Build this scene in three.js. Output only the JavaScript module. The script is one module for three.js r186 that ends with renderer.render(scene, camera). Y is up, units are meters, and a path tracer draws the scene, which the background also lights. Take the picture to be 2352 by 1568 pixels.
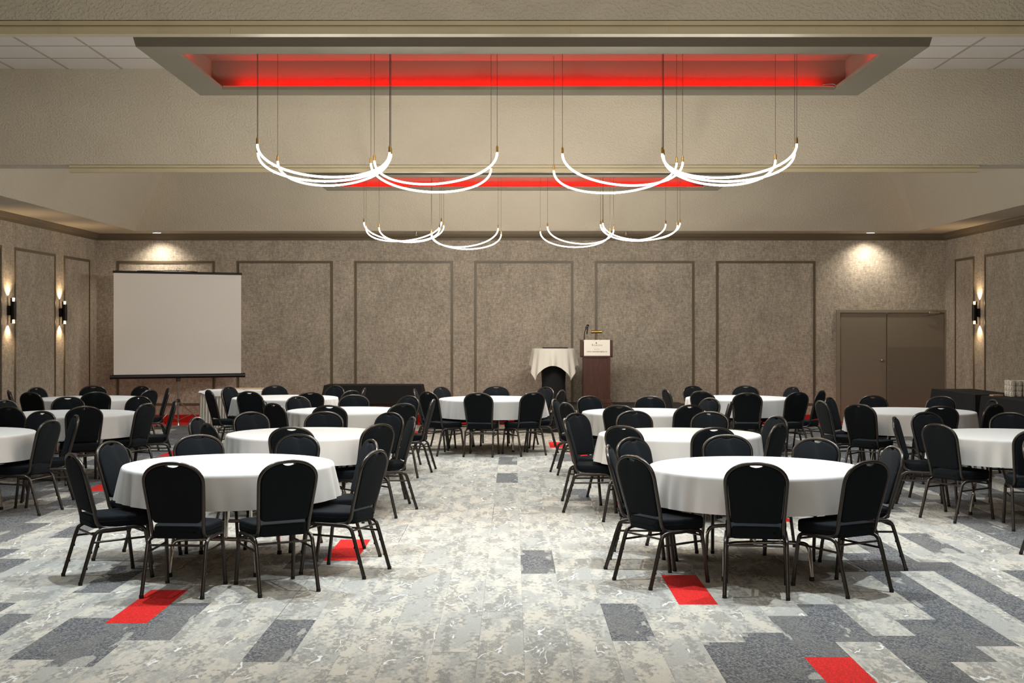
import * as THREE from 'three';
import { mergeGeometries, toCreasedNormals, mergeVertices } from 'three/addons/utils/BufferGeometryUtils.js';
import { RoundedBoxGeometry } from 'three/addons/geometries/RoundedBoxGeometry.js';
import { RectAreaLightUniformsLib } from 'three/addons/lights/RectAreaLightUniformsLib.js';

RectAreaLightUniformsLib.init();
const scene = new THREE.Scene();
scene.background = new THREE.Color(0x000000);

// ------------------------------------------------------------------ camera (level, lens shifted up a little)
const F = 2935, CX = 1177, CY = 758, EYE = 1.775;
const camera = new THREE.PerspectiveCamera(2 * Math.atan(784 / F) * 180 / Math.PI, 2352 / 1568, 0.1, 100);
camera.position.set(0, EYE, 0);
camera.lookAt(0, EYE, -10);
camera.setViewOffset(2352, 1568, 1176 - CX, 784 - CY, 2352, 1568);
scene.add(camera);

// ------------------------------------------------------------------ exposure and lamp strengths
const renderer = new THREE.WebGLRenderer({ antialias: true });
renderer.toneMapping = THREE.LinearToneMapping;
renderer.toneMappingExposure = 1.2;
renderer.shadowMap.enabled = true;
const WARM = new THREE.Color().setRGB(1.0, 0.93, 0.82);
const COOL = new THREE.Color().setRGB(0.82, 0.93, 1.0);
const AMBER = new THREE.Color().setRGB(1.0, 0.70, 0.40);
const SOFTWHITE = new THREE.Color().setRGB(1.0, 0.90, 0.74);
const RED = new THREE.Color().setRGB(1.0, 0.0, 0.0);
const I_ARC = 2.5, I_ARC_STAGE = 3.9, I_ARC_REAR = 2.6, I_DOWN = 32, I_WALLSPOT = 6, I_SCONCE = 2.2, I_COVE = 42, GLOW_TUBE = 5.0;

// ------------------------------------------------------------------ helpers.  Z below is depth in front of the camera.
let seed = 7;
const rnd = () => { seed = (seed * 1664525 + 1013904223) >>> 0; return seed / 4294967296; };
const rr = (a, b) => a + (b - a) * rnd();
const px = (x, y, Z) => new THREE.Vector3((x - CX) * Z / F, EYE - (y - CY) * Z / F, -Z);
const taken = {};
function numbered(n) {
  if (!(n in taken)) { taken[n] = 0; return n; }
  taken[n]++; return n + '_' + String(taken[n]).padStart(3, '0');
}
function tag(o, label, category, group, kind) {
  o.userData = { label, category };
  if (group) o.userData.group = group;
  if (kind) o.userData.kind = kind;
  return o;
}
function thing(name, label, category, pos = [0, 0, 0], turn = 0, group, kind) {
  const o = new THREE.Group(); o.name = numbered(name); scene.add(o);
  o.position.set(...pos); o.rotation.y = turn;
  return tag(o, label, category, group, kind);
}
function part(name, geo, mat, parent) {
  const g = Array.isArray(geo) ? merge(geo) : geo;
  const m = new THREE.Mesh(g, mat); m.name = name; m.castShadow = m.receiveShadow = true;
  parent.add(m); return m;
}
function whole(name, geo, mat, label, category, group, kind) {
  const m = part(numbered(name), geo, mat, scene);
  return tag(m, label, category, group, kind);
}
const struct = (name, geo, mat, label, category) => whole(name, geo, mat, label, category, null, 'structure');
function merge(list) {
  return mergeGeometries(list.map(g => {
    const n = g.index ? g.toNonIndexed() : g;
    for (const k of Object.keys(n.attributes)) if (!['position', 'normal', 'uv'].includes(k)) n.deleteAttribute(k);
    return n;
  }));
}
const box = (x0, x1, y0, y1, Z0, Z1) => new THREE.BoxGeometry(Math.abs(x1 - x0), Math.abs(y1 - y0), Math.abs(Z1 - Z0)).translate((x0 + x1) / 2, (y0 + y1) / 2, -(Z0 + Z1) / 2);
const lbox = (w, h, d, x = 0, y = 0, z = 0) => new THREE.BoxGeometry(w, h, d).translate(x, y, z);
const rbox = (w, h, d, r, x = 0, y = 0, z = 0, s = 2) => new RoundedBoxGeometry(w, h, d, s, r).translate(x, y, z);
const cyl = (r0, r1, h, x = 0, y = 0, z = 0, n = 16) => new THREE.CylinderGeometry(r1, r0, h, n).translate(x, y + h / 2, z);
const V = (x, y, z) => new THREE.Vector3(x, y, z);
function tube(pts, r, seg = 24, rad = 8, closed = false) {
  return new THREE.TubeGeometry(new THREE.CatmullRomCurve3(pts, closed, 'centripetal'), seg, r, rad, closed);
}
function bar(a, b, r, rad = 8) {
  const d = new THREE.Vector3().subVectors(b, a), g = new THREE.CylinderGeometry(r, r, d.length(), rad);
  g.applyQuaternion(new THREE.Quaternion().setFromUnitVectors(V(0, 1, 0), d.clone().normalize()));
  return g.translate((a.x + b.x) / 2, (a.y + b.y) / 2, (a.z + b.z) / 2);
}
// uv in metres, picked by the way each face points
function metricUV(g0) {
  const g = g0.index ? g0.toNonIndexed() : g0, p = g.attributes.position, n = g.attributes.normal, uv = new Float32Array(p.count * 2);
  for (let i = 0; i < p.count; i++) {
    const k = i - i % 3; let ax = 0, ay = 0, az = 0;
    for (let j = k; j < k + 3; j++) { ax += Math.abs(n.getX(j)); ay += Math.abs(n.getY(j)); az += Math.abs(n.getZ(j)); }
    if (ay >= ax && ay >= az) { uv[2 * i] = p.getX(i); uv[2 * i + 1] = p.getZ(i); }
    else if (ax >= az) { uv[2 * i] = p.getZ(i); uv[2 * i + 1] = p.getY(i); }
    else { uv[2 * i] = p.getX(i); uv[2 * i + 1] = p.getY(i); }
  }
  g.setAttribute('uv', new THREE.BufferAttribute(uv, 2)); return g;
}
// polygon facets from corner lists (each convex), flat normals
function facets(polys) {
  const pos = [];
  for (const p of polys) for (let i = 1; i < p.length - 1; i++) for (const q of [p[0], p[i], p[i + 1]]) pos.push(q[0], q[1], -q[2]);
  const g = new THREE.BufferGeometry();
  g.setAttribute('position', new THREE.Float32BufferAttribute(pos, 3));
  g.setAttribute('uv', new THREE.Float32BufferAttribute(new Float32Array(pos.length / 3 * 2), 2));
  g.computeVertexNormals(); return metricUV(g);
}

// ------------------------------------------------------------------ noise and textures
const PERM = new Uint8Array(512); { let s = 99; const a = [...Array(256).keys()]; for (let i = 255; i > 0; i--) { s = (s * 1103515245 + 12345) & 0x7fffffff; const j = s % (i + 1); [a[i], a[j]] = [a[j], a[i]]; } for (let i = 0; i < 512; i++) PERM[i] = a[i & 255]; }
const hash = (x, y) => PERM[(PERM[x & 255] + y) & 255] / 255;
function vnoise(x, y, px_, py_) {          // value noise, repeating after px_, py_ cells
  const xi = Math.floor(x), yi = Math.floor(y); let u = x - xi, v = y - yi;
  u = u * u * (3 - 2 * u); v = v * v * (3 - 2 * v);
  const x0 = ((xi % px_) + px_) % px_, x1 = (x0 + 1) % px_, y0 = ((yi % py_) + py_) % py_, y1 = (y0 + 1) % py_;
  const a = hash(x0, y0), b = hash(x1, y0), c = hash(x0, y1), d = hash(x1, y1);
  return a + (b - a) * u + (c - a) * v + (a - b - c + d) * u * v;
}
const fbm = (x, y, p, q, oct) => { let s = 0, a = 0.5, t = 0; for (let o = 0; o < oct; o++) { s += a * vnoise(x, y, p, q); t += a; x *= 2; y *= 2; p *= 2; q *= 2; a *= 0.5; } return s / t; };
const step = (a, b, x) => { const t = Math.min(1, Math.max(0, (x - a) / (b - a))); return t * t * (3 - 2 * t); };
function texture(w, h, metresU, metresV, srgb, fn) {
  const data = new Uint8Array(w * h * 4);
  for (let y = 0; y < h; y++) for (let x = 0; x < w; x++) {
    const c = fn(x / w, y / h, x, y), i = (y * w + x) * 4;
    data[i] = c[0]; data[i + 1] = c[1]; data[i + 2] = c[2]; data[i + 3] = 255;
  }
  const t = new THREE.DataTexture(data, w, h);
  t.wrapS = t.wrapT = THREE.RepeatWrapping; t.magFilter = THREE.LinearFilter; t.minFilter = THREE.LinearMipmapLinearFilter; t.generateMipmaps = true;
  t.repeat.set(1 / metresU, 1 / metresV);
  if (srgb) t.colorSpace = THREE.SRGBColorSpace;
  t.needsUpdate = true; return t;
}
const mixc = (a, b, t) => [a[0] + (b[0] - a[0]) * t, a[1] + (b[1] - a[1]) * t, a[2] + (b[2] - a[2]) * t];
let ns = 5; const nrand = () => { ns = (ns * 1664525 + 1013904223) >>> 0; return ns / 4294967296; };

// woven wall covering, 4 m square
const texWall = texture(1024, 1024, 4, 4, true, (u, v) => {
  const thread = vnoise(u * 220, v * 70, 220, 70) * 0.45 + vnoise(u * 70, v * 220, 70, 220) * 0.35 + vnoise(u * 250, v * 250, 250, 250) * 0.45;
  const cloud = fbm(u * 14, v * 8, 14, 8, 3), band = vnoise(u * 50, v * 6, 50, 6);
  const k = (thread - 0.62) * 0.38 + (cloud - 0.5) * 0.13 + (band - 0.5) * 0.05;
  const f = 1 + k; return [164 * f, 154 * f, 141 * f];
});
const bumpStipple = texture(512, 512, 0.8, 0.8, false, (u, v) => {
  const n = fbm(u * 52, v * 52, 52, 52, 3), k = 255 * step(0.3, 0.75, n); return [k, k, k];
});
const bumpTile = texture(256, 256, 0.3, 0.3, false, (u, v) => { const k = 255 * fbm(u * 60, v * 60, 60, 60, 2); return [k, k, k]; });
const bumpWeave = texture(256, 256, 0.06, 0.06, false, (u, v) => { const k = 127 + 60 * Math.sin(u * 2 * Math.PI * 40) * Math.sin(v * 2 * Math.PI * 40) + 60 * (vnoise(u * 64, v * 64, 64, 64) - 0.5); return [k, k, k]; });
// carpet: left 5/8 of the sheet is the pale design (2.5 m), right 3/8 the charcoal one (1.5 m); 4 m along the planks
const texCarpet = texture(2048, 2048, 1, 1, true, (u, v) => {
  const X = u * 4, Y = v * 4;
  const grain = nrand(), grain2 = nrand();
  if (u < 0.625) {       // yarn by yarn: the design sets the share of each colour
    const wx = fbm(X * 3, Y * 2, 12, 8, 3), patch = fbm(X * 9 + wx * 2.5, Y * 1.75 + wx * 1.2, 36, 7, 4), streak = fbm(X * 30 + wx * 3, Y * 3, 120, 12, 3), worn = fbm(X * 14, Y * 4, 56, 16, 3), fine = fbm(X * 60, Y * 26, 240, 104, 3);
    const m1 = step(0.40, 0.60, 0.50 * patch + 0.22 * streak + 0.28 * fine);
    let c = grain < 0.08 + 0.80 * m1 ? [155, 153, 147] : [187, 179, 165];
    if (grain2 < 0.62 * step(0.48, 0.64, 0.6 * worn + 0.4 * fine)) c = [122, 119, 113];
    const ridge = Math.abs(fbm(X * 8 + wx, Y * 1.75 + 3, 32, 7, 4) - 0.5);
    if ((1 - step(0.004, 0.024, ridge)) * step(0.60, 0.65, worn) > grain * 0.9) c = [214, 213, 209];
    return c;
  }
  const wx = fbm(X * 3, Y * 2, 12, 8, 3), mask = fbm(X * 7 + wx * 2, Y * 1.75 + wx, 28, 7, 4), light = fbm(X * 9, Y * 2 + wx, 36, 8, 4);
  const dens = step(0.38, 0.58, mask), clump = vnoise(X * 120, Y * 120, 480, 480);
  let c = mixc([114, 111, 105], [102, 100, 97], vnoise(X * 14, Y * 10, 56, 40));
  if (grain < (0.34 + 0.40 * dens) * step(0.28, 0.62, clump)) c = [56, 58, 67];
  else if (grain2 < (0.12 + 0.16 * dens) * step(0.60, 0.35, clump)) c = [158, 156, 152];
  if (grain < 0.6 * step(0.67, 0.73, light)) c = [174, 170, 161];
  return c;
});
const texRed = texture(256, 256, 0.25, 0.25, true, (u, v) => { const line = vnoise(u * 48, v * 12, 48, 12), g = nrand(); const f = 0.82 + 0.28 * line + 0.12 * (g - 0.5); return [206 * f, 16 * f, 6 * f]; });
const texWood = texture(256, 512, 0.5, 1, true, (u, v) => { const g = fbm(u * 40 + fbm(u * 3, v * 3, 3, 3, 2) * 4, v * 6, 40, 6, 4), f = 0.7 + 0.6 * g; return [66 * f, 30 * f, 15 * f]; });

// ------------------------------------------------------------------ materials
const std = o => new THREE.MeshStandardMaterial(o);
const M = {
  wall: std({ map: texWall, roughness: 0.92 }),
  trim: std({ color: 0x665a47, roughness: 0.45 }),
  paint: std({ color: 0xc4bba9, roughness: 0.85, bumpMap: bumpStipple, bumpScale: 0.0035 }),
  coffer: std({ color: 0x777061, roughness: 0.75 }),
  track: std({ color: 0xc3b696, roughness: 0.5 }),
  tile: std({ color: 0xdad3cd, roughness: 0.95, bumpMap: bumpTile, bumpScale: 0.001 }),
  tee: std({ color: 0xa79f90, roughness: 0.6 }),
  slab: std({ color: 0x8f8a80, roughness: 0.95 }),
  carpet: std({ map: texCarpet, roughness: 1 }),
  redCarpet: std({ map: texRed, roughness: 1 }),
  redBase: std({ color: 0xb10c06, roughness: 0.95 }),
  door: std({ color: 0x82786a, roughness: 0.5 }),
  kick: std({ color: 0x7d7468, roughness: 0.35, metalness: 0.2 }),
  doorFrame: std({ color: 0x8a8070, roughness: 0.45 }),
  steel: std({ color: 0xb5b2ac, roughness: 0.28, metalness: 1 }),
  chrome: std({ color: 0xc9c4bd, roughness: 0.16, metalness: 1 }),
  frame: std({ color: 0x4a4541, roughness: 0.30, metalness: 0.85 }),
  fabric: new THREE.MeshPhysicalMaterial({ color: 0x0f1317, roughness: 0.95, specularIntensity: 0.4 }),
  rubber: std({ color: 0x111111, roughness: 0.7 }),
  cloth: std({ color: 0xd6d3cf, roughness: 0.95, side: THREE.DoubleSide }),
  clothCream: std({ color: 0xd8d4cb, roughness: 0.95, side: THREE.DoubleSide }),
  black: std({ color: 0x0f0f11, roughness: 0.95, side: THREE.DoubleSide }),
  blackPlastic: std({ color: 0x0d0d0e, roughness: 0.4 }),
  plywood: std({ color: 0x8a7458, roughness: 0.7 }),
  screen: std({ color: 0xeeeae6, roughness: 0.95 }),
  wood: std({ map: texWood, roughness: 0.35 }),
  brass: std({ color: 0xb08a4a, roughness: 0.3, metalness: 1 }),
  brassSatin: std({ color: 0x9a7b46, roughness: 0.4, metalness: 0.9 }),
  cord: std({ color: 0x4a443c, roughness: 0.6 }),
  sign: std({ color: 0xf0ebe0, roughness: 0.6 }),
  mug: std({ color: 0xece6da, roughness: 0.3 }),
  stageTop: std({ color: 0x2b2926, roughness: 0.75 }),
  stageTrim: std({ color: 0xa39a88, roughness: 0.4, metalness: 0.5 }),
  sconceBlack: std({ color: 0x14100c, roughness: 0.35, metalness: 0.5 }),
  kraft: std({ color: 0xc7a47c, roughness: 0.8 }),
  glowTube: std({ color: 0x0c0c0c, emissive: SOFTWHITE, emissiveIntensity: GLOW_TUBE, roughness: 0.4 }),
  glowDown: std({ color: 0xffffff, emissive: SOFTWHITE, emissiveIntensity: 6, roughness: 0.4 }),
  glowCool: std({ color: 0xffffff, emissive: COOL, emissiveIntensity: 6, roughness: 0.4 }),
  glowSconce: std({ color: 0xffffff, emissive: new THREE.Color().setRGB(1, 0.72, 0.36), emissiveIntensity: 4, roughness: 0.4 }),
  glowRed: std({ color: 0xff0000, emissive: RED, emissiveIntensity: 6, roughness: 0.4 }),
};
function lamp(l, x, y, Z) { l.position.set(x, y, -Z); l.castShadow = true; scene.add(l); return l; }
function spot(color, I, angle, pen, from, to, size = 1) {
  const s = new THREE.SpotLight(color, I, 0, angle, pen, 2); s.shadow.radius = size;
  lamp(s, ...from); s.target.position.set(to[0], to[1], -to[2]); scene.add(s.target); return s;
}

// ------------------------------------------------------------------ room: sizes in metres, depth from the camera
const XL = -8.02, XR = 8.35, ZB = 24.64, ZF = -3.2, CEIL = 4.75, SOF = 3.63, BEAM = 3.66, T = 0.2;
const B1 = 7.77, B2 = 14.56, BT = 0.36;
struct('wall_back', metricUV(box(XL - T, XR + T, -0.1, CEIL + 0.3, ZB, ZB + T)), M.wall, 'taupe woven-covered end wall behind stage and screen', 'wall');
struct('wall_left', metricUV(box(XL - T, XL, -0.1, CEIL + 0.3, ZF, ZB)), M.wall, 'taupe woven-covered side wall with two sconces', 'wall');
struct('wall_right', metricUV(box(XR, XR + T, -0.1, CEIL + 0.3, ZF, ZB)), M.wall, 'taupe woven-covered side wall behind the black buffet tables', 'wall');
struct('wall_front', metricUV(box(XL - T, XR + T, -0.1, CEIL + 0.3, ZF - T, ZF)), M.wall, 'taupe woven-covered wall at the rear of the hall', 'wall');

// floor: slab with carpet planks laid on it, ashlar pattern, columns run along the room
const floor = thing('floor', 'patterned grey and beige plank carpet with red accent planks', 'floor', [0, 0, 0], 0, null, 'structure');
part('screed', box(XL, XR, -0.12, -0.007, ZF, ZB), M.slab, floor);
{
  const P = 0.2535, X0 = -2.471, L = 1.0;
  // column: [known plank near-ends], accents
  const accents = [ // [column, near Z, type]
    [0, 7.74, 'R'], [14, 8.27, 'R'], [4, 9.84, 'R'], [16, 5.94, 'R'], [12, 19.3, 'R'], [13, 17.77, 'R'], [-9, 14.1, 'R'], [-10, 18.0, 'R'], [14, 12.27, 'R'], [19, 11.84, 'R'], [25, 13.83, 'R'], [3, 21.5, 'R'],
    [4, 6.80, 'G'], [12, 7.58, 'G'], [12, 10.62, 'G'], [12, 17.4, 'G'], [-1, 6.887, 'G'], [0, 6.74, 'G'], [1, 7.316, 'G'], [-3, 7.0, 'G'], [-4, 7.33, 'G'], [-2, 8.64, 'G'],
    [-6, 10.93, 'G'], [-7, 9.38, 'G'], [-6, 8.94, 'G'], [-8, 10.77, 'G'], [-8, 9.77, 'G'], [-9, 10.3, 'G'], [-9, 11.3, 'G'], [-10, 10.9, 'G'], [-10, 11.9, 'G'], [-9, 12.3, 'G'], [-8, 12.77, 'G'], [-11, 11.4, 'G'],
    [14, 6.23, 'G'], [15, 6.5, 'G'], [16, 6.96, 'G'], [17, 7.28, 'G'], [18, 6.425, 'G'], [19, 6.83, 'G'], [20, 7.18, 'G'], [20, 8.18, 'G'], [20, 9.18, 'G'], [22, 8.78, 'G'], [22, 7.78, 'G'], [22, 6.78, 'G'], [23, 10.17, 'G'], [23, 7.17, 'G'],
    [21, 9.416, 'G'], [21, 10.416, 'G'], [24, 8.45, 'G'], [24, 12.45, 'G'], [26, 10.2, 'G'], [26, 11.2, 'G'], [27, 10.4, 'G'], [27, 11.4, 'G'], [28, 10.0, 'G'], [28, 11.0, 'G'], [25, 12.83, 'G'], [15, 5.5, 'G'], [18, 12.4, 'G'],
    [-2, 7.64, 'L'], [-2, 6.64, 'L'], [-3, 8.0, 'L'], [-4, 8.33, 'L'], [-5, 8.1, 'L'], [-5, 9.1, 'L'], [-5, 10.1, 'L'], [-5, 11.1, 'L'], [-6, 9.93, 'L'], [-7, 10.38, 'L'], [-7, 11.38, 'L'], [-8, 11.77, 'L'], [-7, 8.38, 'L'], [-3, 9.0, 'L'], [-3, 10, 'L'], [-2, 9.64, 'L'], [-4, 9.33, 'L'], [-4, 10.33, 'L'],
    [17, 6.28, 'L'], [18, 7.425, 'L'], [18, 8.425, 'L'], [19, 7.83, 'L'], [19, 8.83, 'L'], [21, 8.416, 'L'], [21, 7.416, 'L'], [21, 6.416, 'L'], [22, 9.78, 'L'], [20, 6.18, 'L'], [23, 11.17, 'L'], [23, 9.17, 'L'], [23, 8.17, 'L'], [24, 9.45, 'L'], [24, 10.45, 'L'], [24, 11.45, 'L'], [25, 11.83, 'L'], [25, 10.83, 'L'], [25, 9.83, 'L'], [25, 8.83, 'L'], [26, 8.2, 'L'], [26, 9.2, 'L'], [22, 10.78, 'L'], [22, 11.78, 'L'],
    [14, 7.27, 'L'], [16, 7.96, 'L'], [15, 7.5, 'L'], [17, 8.28, 'L'], [12, 8.6, 'L'], [13, 6.77, 'L'],
  ];
  const known = {}; for (const [k, z, t] of accents) { (known[k] ||= []).push([z, t]); }
  const planks = [];
  const zEnd = ZB - 0.76, xs = XL, xe = XR;
  for (let k = Math.floor((xs - X0) / P); k <= Math.floor((xe - X0) / P); k++) {
    const list = known[k] || [];
    const phase = list.length ? list[0][0] % L : rnd();
    const x0 = Math.max(xs, X0 + k * P), x1 = Math.min(xe, X0 + (k + 1) * P); if (x1 - x0 < 0.01) continue;
    for (let n = -4; n < 25; n++) {
      let z0 = phase + n * L, z1 = z0 + L; const zm = z0 + 0.5; if (z1 < ZF || z0 > zEnd) continue;
      let type = null;
      for (const [z, t] of list) if (Math.abs(z - z0) < 0.3) type = t;
      const xm = (x0 + x1) / 2, out = Math.max(step(2.6, 4.6, xm), step(3.1, 4.6, -xm));
      const far = step(11, 15, zm);
      if (!type) type = rnd() < 0.03 + out * (0.50 + 0.32 * far) + 0.05 * (1 - out) * far ? 'G' : 'L'; else rnd();
      z0 = Math.max(z0, ZF); z1 = Math.min(z1, zEnd); if (z1 - z0 < 0.01) continue;
      const u0 = type === 'L' ? Math.floor(rnd() * 9.4) * 0.25 / 4 + 0.002 : type === 'G' ? 0.627 + Math.floor(rnd() * 5) * 0.25 / 4 : 0;
      const v0 = rnd(), flip = rnd() < 0.5;
      // how large it shows in the picture
      const a = CX + F * xm / Math.max(zm, 1), b = CY + F * EYE / Math.max(zm, 1);
      const seen = zm > 5.6 && a > -140 && a < 2492 ? (type === 'R' ? 1e3 : 1) / (zm * zm * zm) : 0;
      planks.push({ x0, x1, z0, z1, type, u0, v0, flip, seen });
    }
  }
  const build = p => {
    const g = box(p.x0 + 0.0004, p.x1 - 0.0004, -0.0068, 0, p.z0 + 0.0004, p.z1 - 0.0004);
    const pos = g.attributes.position, uv = g.attributes.uv;
    for (let i = 0; i < pos.count; i++) {
      const s = (pos.getX(i) - p.x0) , t = (-pos.getZ(i) - p.z0);
      if (p.type === 'R') uv.setXY(i, s, t); else uv.setXY(i, p.u0 + (p.flip ? 0.2535 - s : s) * 0.97 / 4, p.v0 + (p.flip ? 1 - t : t) / 4);
    }
    return g;
  };
  planks.sort((a, b) => b.seen - a.seen);
  planks.slice(0, 300).forEach(p => part('carpet_plank', build(p), p.type === 'R' ? M.redCarpet : M.carpet, floor));
  const rest = part('carpet_planks', merge(planks.slice(300).map(build)), M.carpet, floor); rest.userData.kind = 'stuff';
  for (let i = 0; i < 3; i++) {   // red border planks along the end wall
    const g = metricUV(box(XL, XR, -0.0068, 0, ZB - 0.76 + i * 0.2533, ZB - 0.76 + (i + 1) * 0.2533 - 0.0005)); part('red_border_plank', g, M.redCarpet, floor);
  }
}
struct('baseboard_back', box(XL, XR, 0, 0.146, ZB - 0.012, ZB + 0.01), M.redBase, 'red carpet skirting along the end wall', 'baseboard');
struct('baseboard_left', box(XL - 0.01, XL + 0.012, 0, 0.146, ZF, ZB - 0.013), M.redBase, 'red carpet skirting below the two sconces', 'baseboard');
struct('baseboard_right', box(XR - 0.012, XR + 0.01, 0, 0.146, ZF, ZB - 0.013), M.redBase, 'red carpet skirting behind the buffet tables', 'baseboard');

// ceiling: slab, lay-in tiles in the middle bay, soffits and sloped sides of the stage bay
const ceiling = thing('ceiling', 'white lay-in tile ceiling with cream painted sloped margins', 'ceiling', [0, 0, 0], 0, null, 'structure');
part('slab', box(XL, XR, CEIL + 0.03, CEIL + 0.25, ZF, ZB), M.slab, ceiling);
{
  const P = 0.6167, x00 = -4.447, z00 = 14.0;
  const tileGeo = new THREE.BoxGeometry(P - 0.022, 0.018, 0.61 - 0.018);
  for (let i = -6; i <= 20; i++) for (let j = -10; j <= 0; j++) {
    const x0 = x00 + i * P, x1 = x0 + P, z0 = z00 + j * 0.61, z1 = Math.min(z0 + 0.61, B2);
    if (x0 < XL || x1 > XR || z0 < B1 + BT) continue;
    if (x1 > -3.0 && x0 < 3.3 && z1 > 10.4 && z0 < 12.3) continue;      // hidden above the recess box
    if (z1 - z0 > 0.6) { const m = part('ceiling_tile', tileGeo, M.tile, ceiling); m.position.set((x0 + x1) / 2, CEIL + 0.012, -(z0 + z1) / 2); }
    else part('ceiling_tile', box(x0 + 0.011, x1 - 0.011, CEIL + 0.003, CEIL + 0.021, z0 + 0.009, z1), M.tile, ceiling);
  }
  for (let i = -5; i <= 20; i++) part('tee_bar', box(x00 + i * P - 0.012, x00 + i * P + 0.012, CEIL - 0.003, CEIL + 0.03, B1 + BT, B2), M.tee, ceiling);
  for (let j = -9; j <= 0; j++) part('cross_tee', box(XL, XR, CEIL - 0.001, CEIL + 0.03, z00 + j * 0.61 - 0.006, z00 + j * 0.61 + 0.006), M.tee, ceiling);
}
{
  // stage bay: flat margin round the sides and the end, then slopes with a cut corner rising to the slab
  const zi = 23.9, xl = -7.06, xr = 7.56, s = CEIL - SOF, z0 = B2 + BT;
  const run = 0.6 * s;
  part('soffit_end', metricUV(box(XL, XR, SOF, SOF + 0.06, zi, ZB)), M.paint, ceiling);
  part('soffit_side', metricUV(box(XL, xl, SOF, SOF + 0.06, z0, zi)), M.paint, ceiling);
  part('soffit_side', metricUV(box(xr, XR, SOF, SOF + 0.06, z0, zi)), M.paint, ceiling);
  const P1l = [xl + 0.6 * s, CEIL, zi - 1.11 * s], P2l = [xl + 0.69 * s, CEIL, zi - 0.6 * s];
  const P1r = [xr - 0.6 * s, CEIL, zi - 0.95 * s], P2r = [xr - 0.69 * s, CEIL, zi - 0.6 * s];
  const al = [xl, SOF, zi], ar = [xr, SOF, zi];
  part('slope_end', facets([[al, ar, P2r, P2l]]), M.paint, ceiling);
  part('slope_side', facets([[al, P1l, [xl + run, CEIL, z0], [xl, SOF, z0]]]), M.paint, ceiling);
  part('slope_side', facets([[ar, P1r, [xr - run, CEIL, z0], [xr, SOF, z0]]]), M.paint, ceiling);
  part('corner_facet', facets([[al, P2l, P1l]]), M.paint, ceiling);
  part('corner_facet', facets([[ar, P2r, P1r]]), M.paint, ceiling);
}
struct('trim_1', metricUV(box(XL, XR, BEAM, CEIL + 0.03, B2, B2 + BT)), M.paint, 'stippled cream ceiling beam next to the stage bay', 'beam');
struct('trim_2', metricUV(box(XL, XR, BEAM, CEIL + 0.03, B1, B1 + BT)), M.paint, 'stippled cream ceiling beam farther from the stage', 'beam');

// folding-wall tracks under the beams
function track(zc, x0, x1, label) {
  const t = thing('partition_track', label, 'track', [0, 0, 0], 0, 'folding wall tracks under the beams');
  part('fixing_strip', box(x0, x1, BEAM - 0.006, BEAM, zc + 0.03, zc + 0.10), M.track, t);
  part('upper_plate', box(x0, x1, BEAM - 0.032, BEAM - 0.006, zc - 0.004, zc + 0.10), M.track, t);
  part('groove', box(x0, x1, BEAM - 0.042, BEAM - 0.032, zc + 0.022, zc + 0.10), M.track, t);
  part('bead', new THREE.CylinderGeometry(0.006, 0.006, x1 - x0, 8).rotateZ(Math.PI / 2).translate((x0 + x1) / 2, BEAM - 0.044, -(zc + 0.008)), M.track, t);
  const joints = [x0, x0 + (x1 - x0) * 0.385, x0 + (x1 - x0) * 0.78, x1];
  for (let i = 0; i < 3; i++) part('flange', box(joints[i] + 0.0008, joints[i + 1] - 0.0008, 3.576 + (i === 2 ? 0.002 : 0), BEAM - 0.046, zc + 0.002, zc + 0.085), M.track, t);
  for (let x = x0 + 0.35; x < x1; x += 1.19) part('screw', new THREE.CylinderGeometry(0.007, 0.007, 0.008, 10).rotateX(Math.PI / 2).translate(x, BEAM - 0.05, -zc), M.track, t);
  for (let x = x0 + 3.4; x < x1 - 3; x += 0.62) { const c = part('clip', [lbox(0.004, 0.034, 0.004, -0.011, 0, 0), lbox(0.004, 0.034, 0.004, 0.011, 0, 0), lbox(0.026, 0.004, 0.004, 0, 0.017, 0)], M.track, t); c.position.set(x, BEAM - 0.068, -(zc + 0.001)); }
  return t;
}
track(B1, XL, XR, 'cream folding wall track under the beam farther from stage');
track(B2, -5.05, 5.32, 'cream folding wall track under the beam next to stage bay');

// crown mouldings (stepped profile swept along the walls)
function crown(along, x0, x1, Zc, dir, label, n) {
  const s = new THREE.Shape([[0, 0], [0.10, 0], [0.10, -0.014], [0.088, -0.020], [0.078, -0.045], [0.05, -0.075], [0.032, -0.088], [0.032, -0.104], [0.012, -0.108], [0.012, -0.122], [0, -0.126]].map(p => new THREE.Vector2(...p)));
  const g = new THREE.ExtrudeGeometry(s, { depth: x1 - x0, bevelEnabled: false, steps: 1 });   // profile in xy, extruded along +z
  if (along === 'x') { g.rotateY(Math.PI / 2); g.scale(1, 1, 1); g.translate(x0, SOF, -Zc); g.applyMatrix4(new THREE.Matrix4()); }
  else { if (dir < 0) { g.scale(-1, 1, 1); const p = g.attributes.position; for (let i = 0; i < p.count; i += 3) { const a = [p.getX(i), p.getY(i), p.getZ(i)], b = [p.getX(i + 2), p.getY(i + 2), p.getZ(i + 2)]; p.setXYZ(i, ...b); p.setXYZ(i + 2, ...a); } g.computeVertexNormals(); } g.translate(Zc, SOF, -x1); }
  struct('trim_' + n, g, M.trim, label, 'crown moulding');
}
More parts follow.
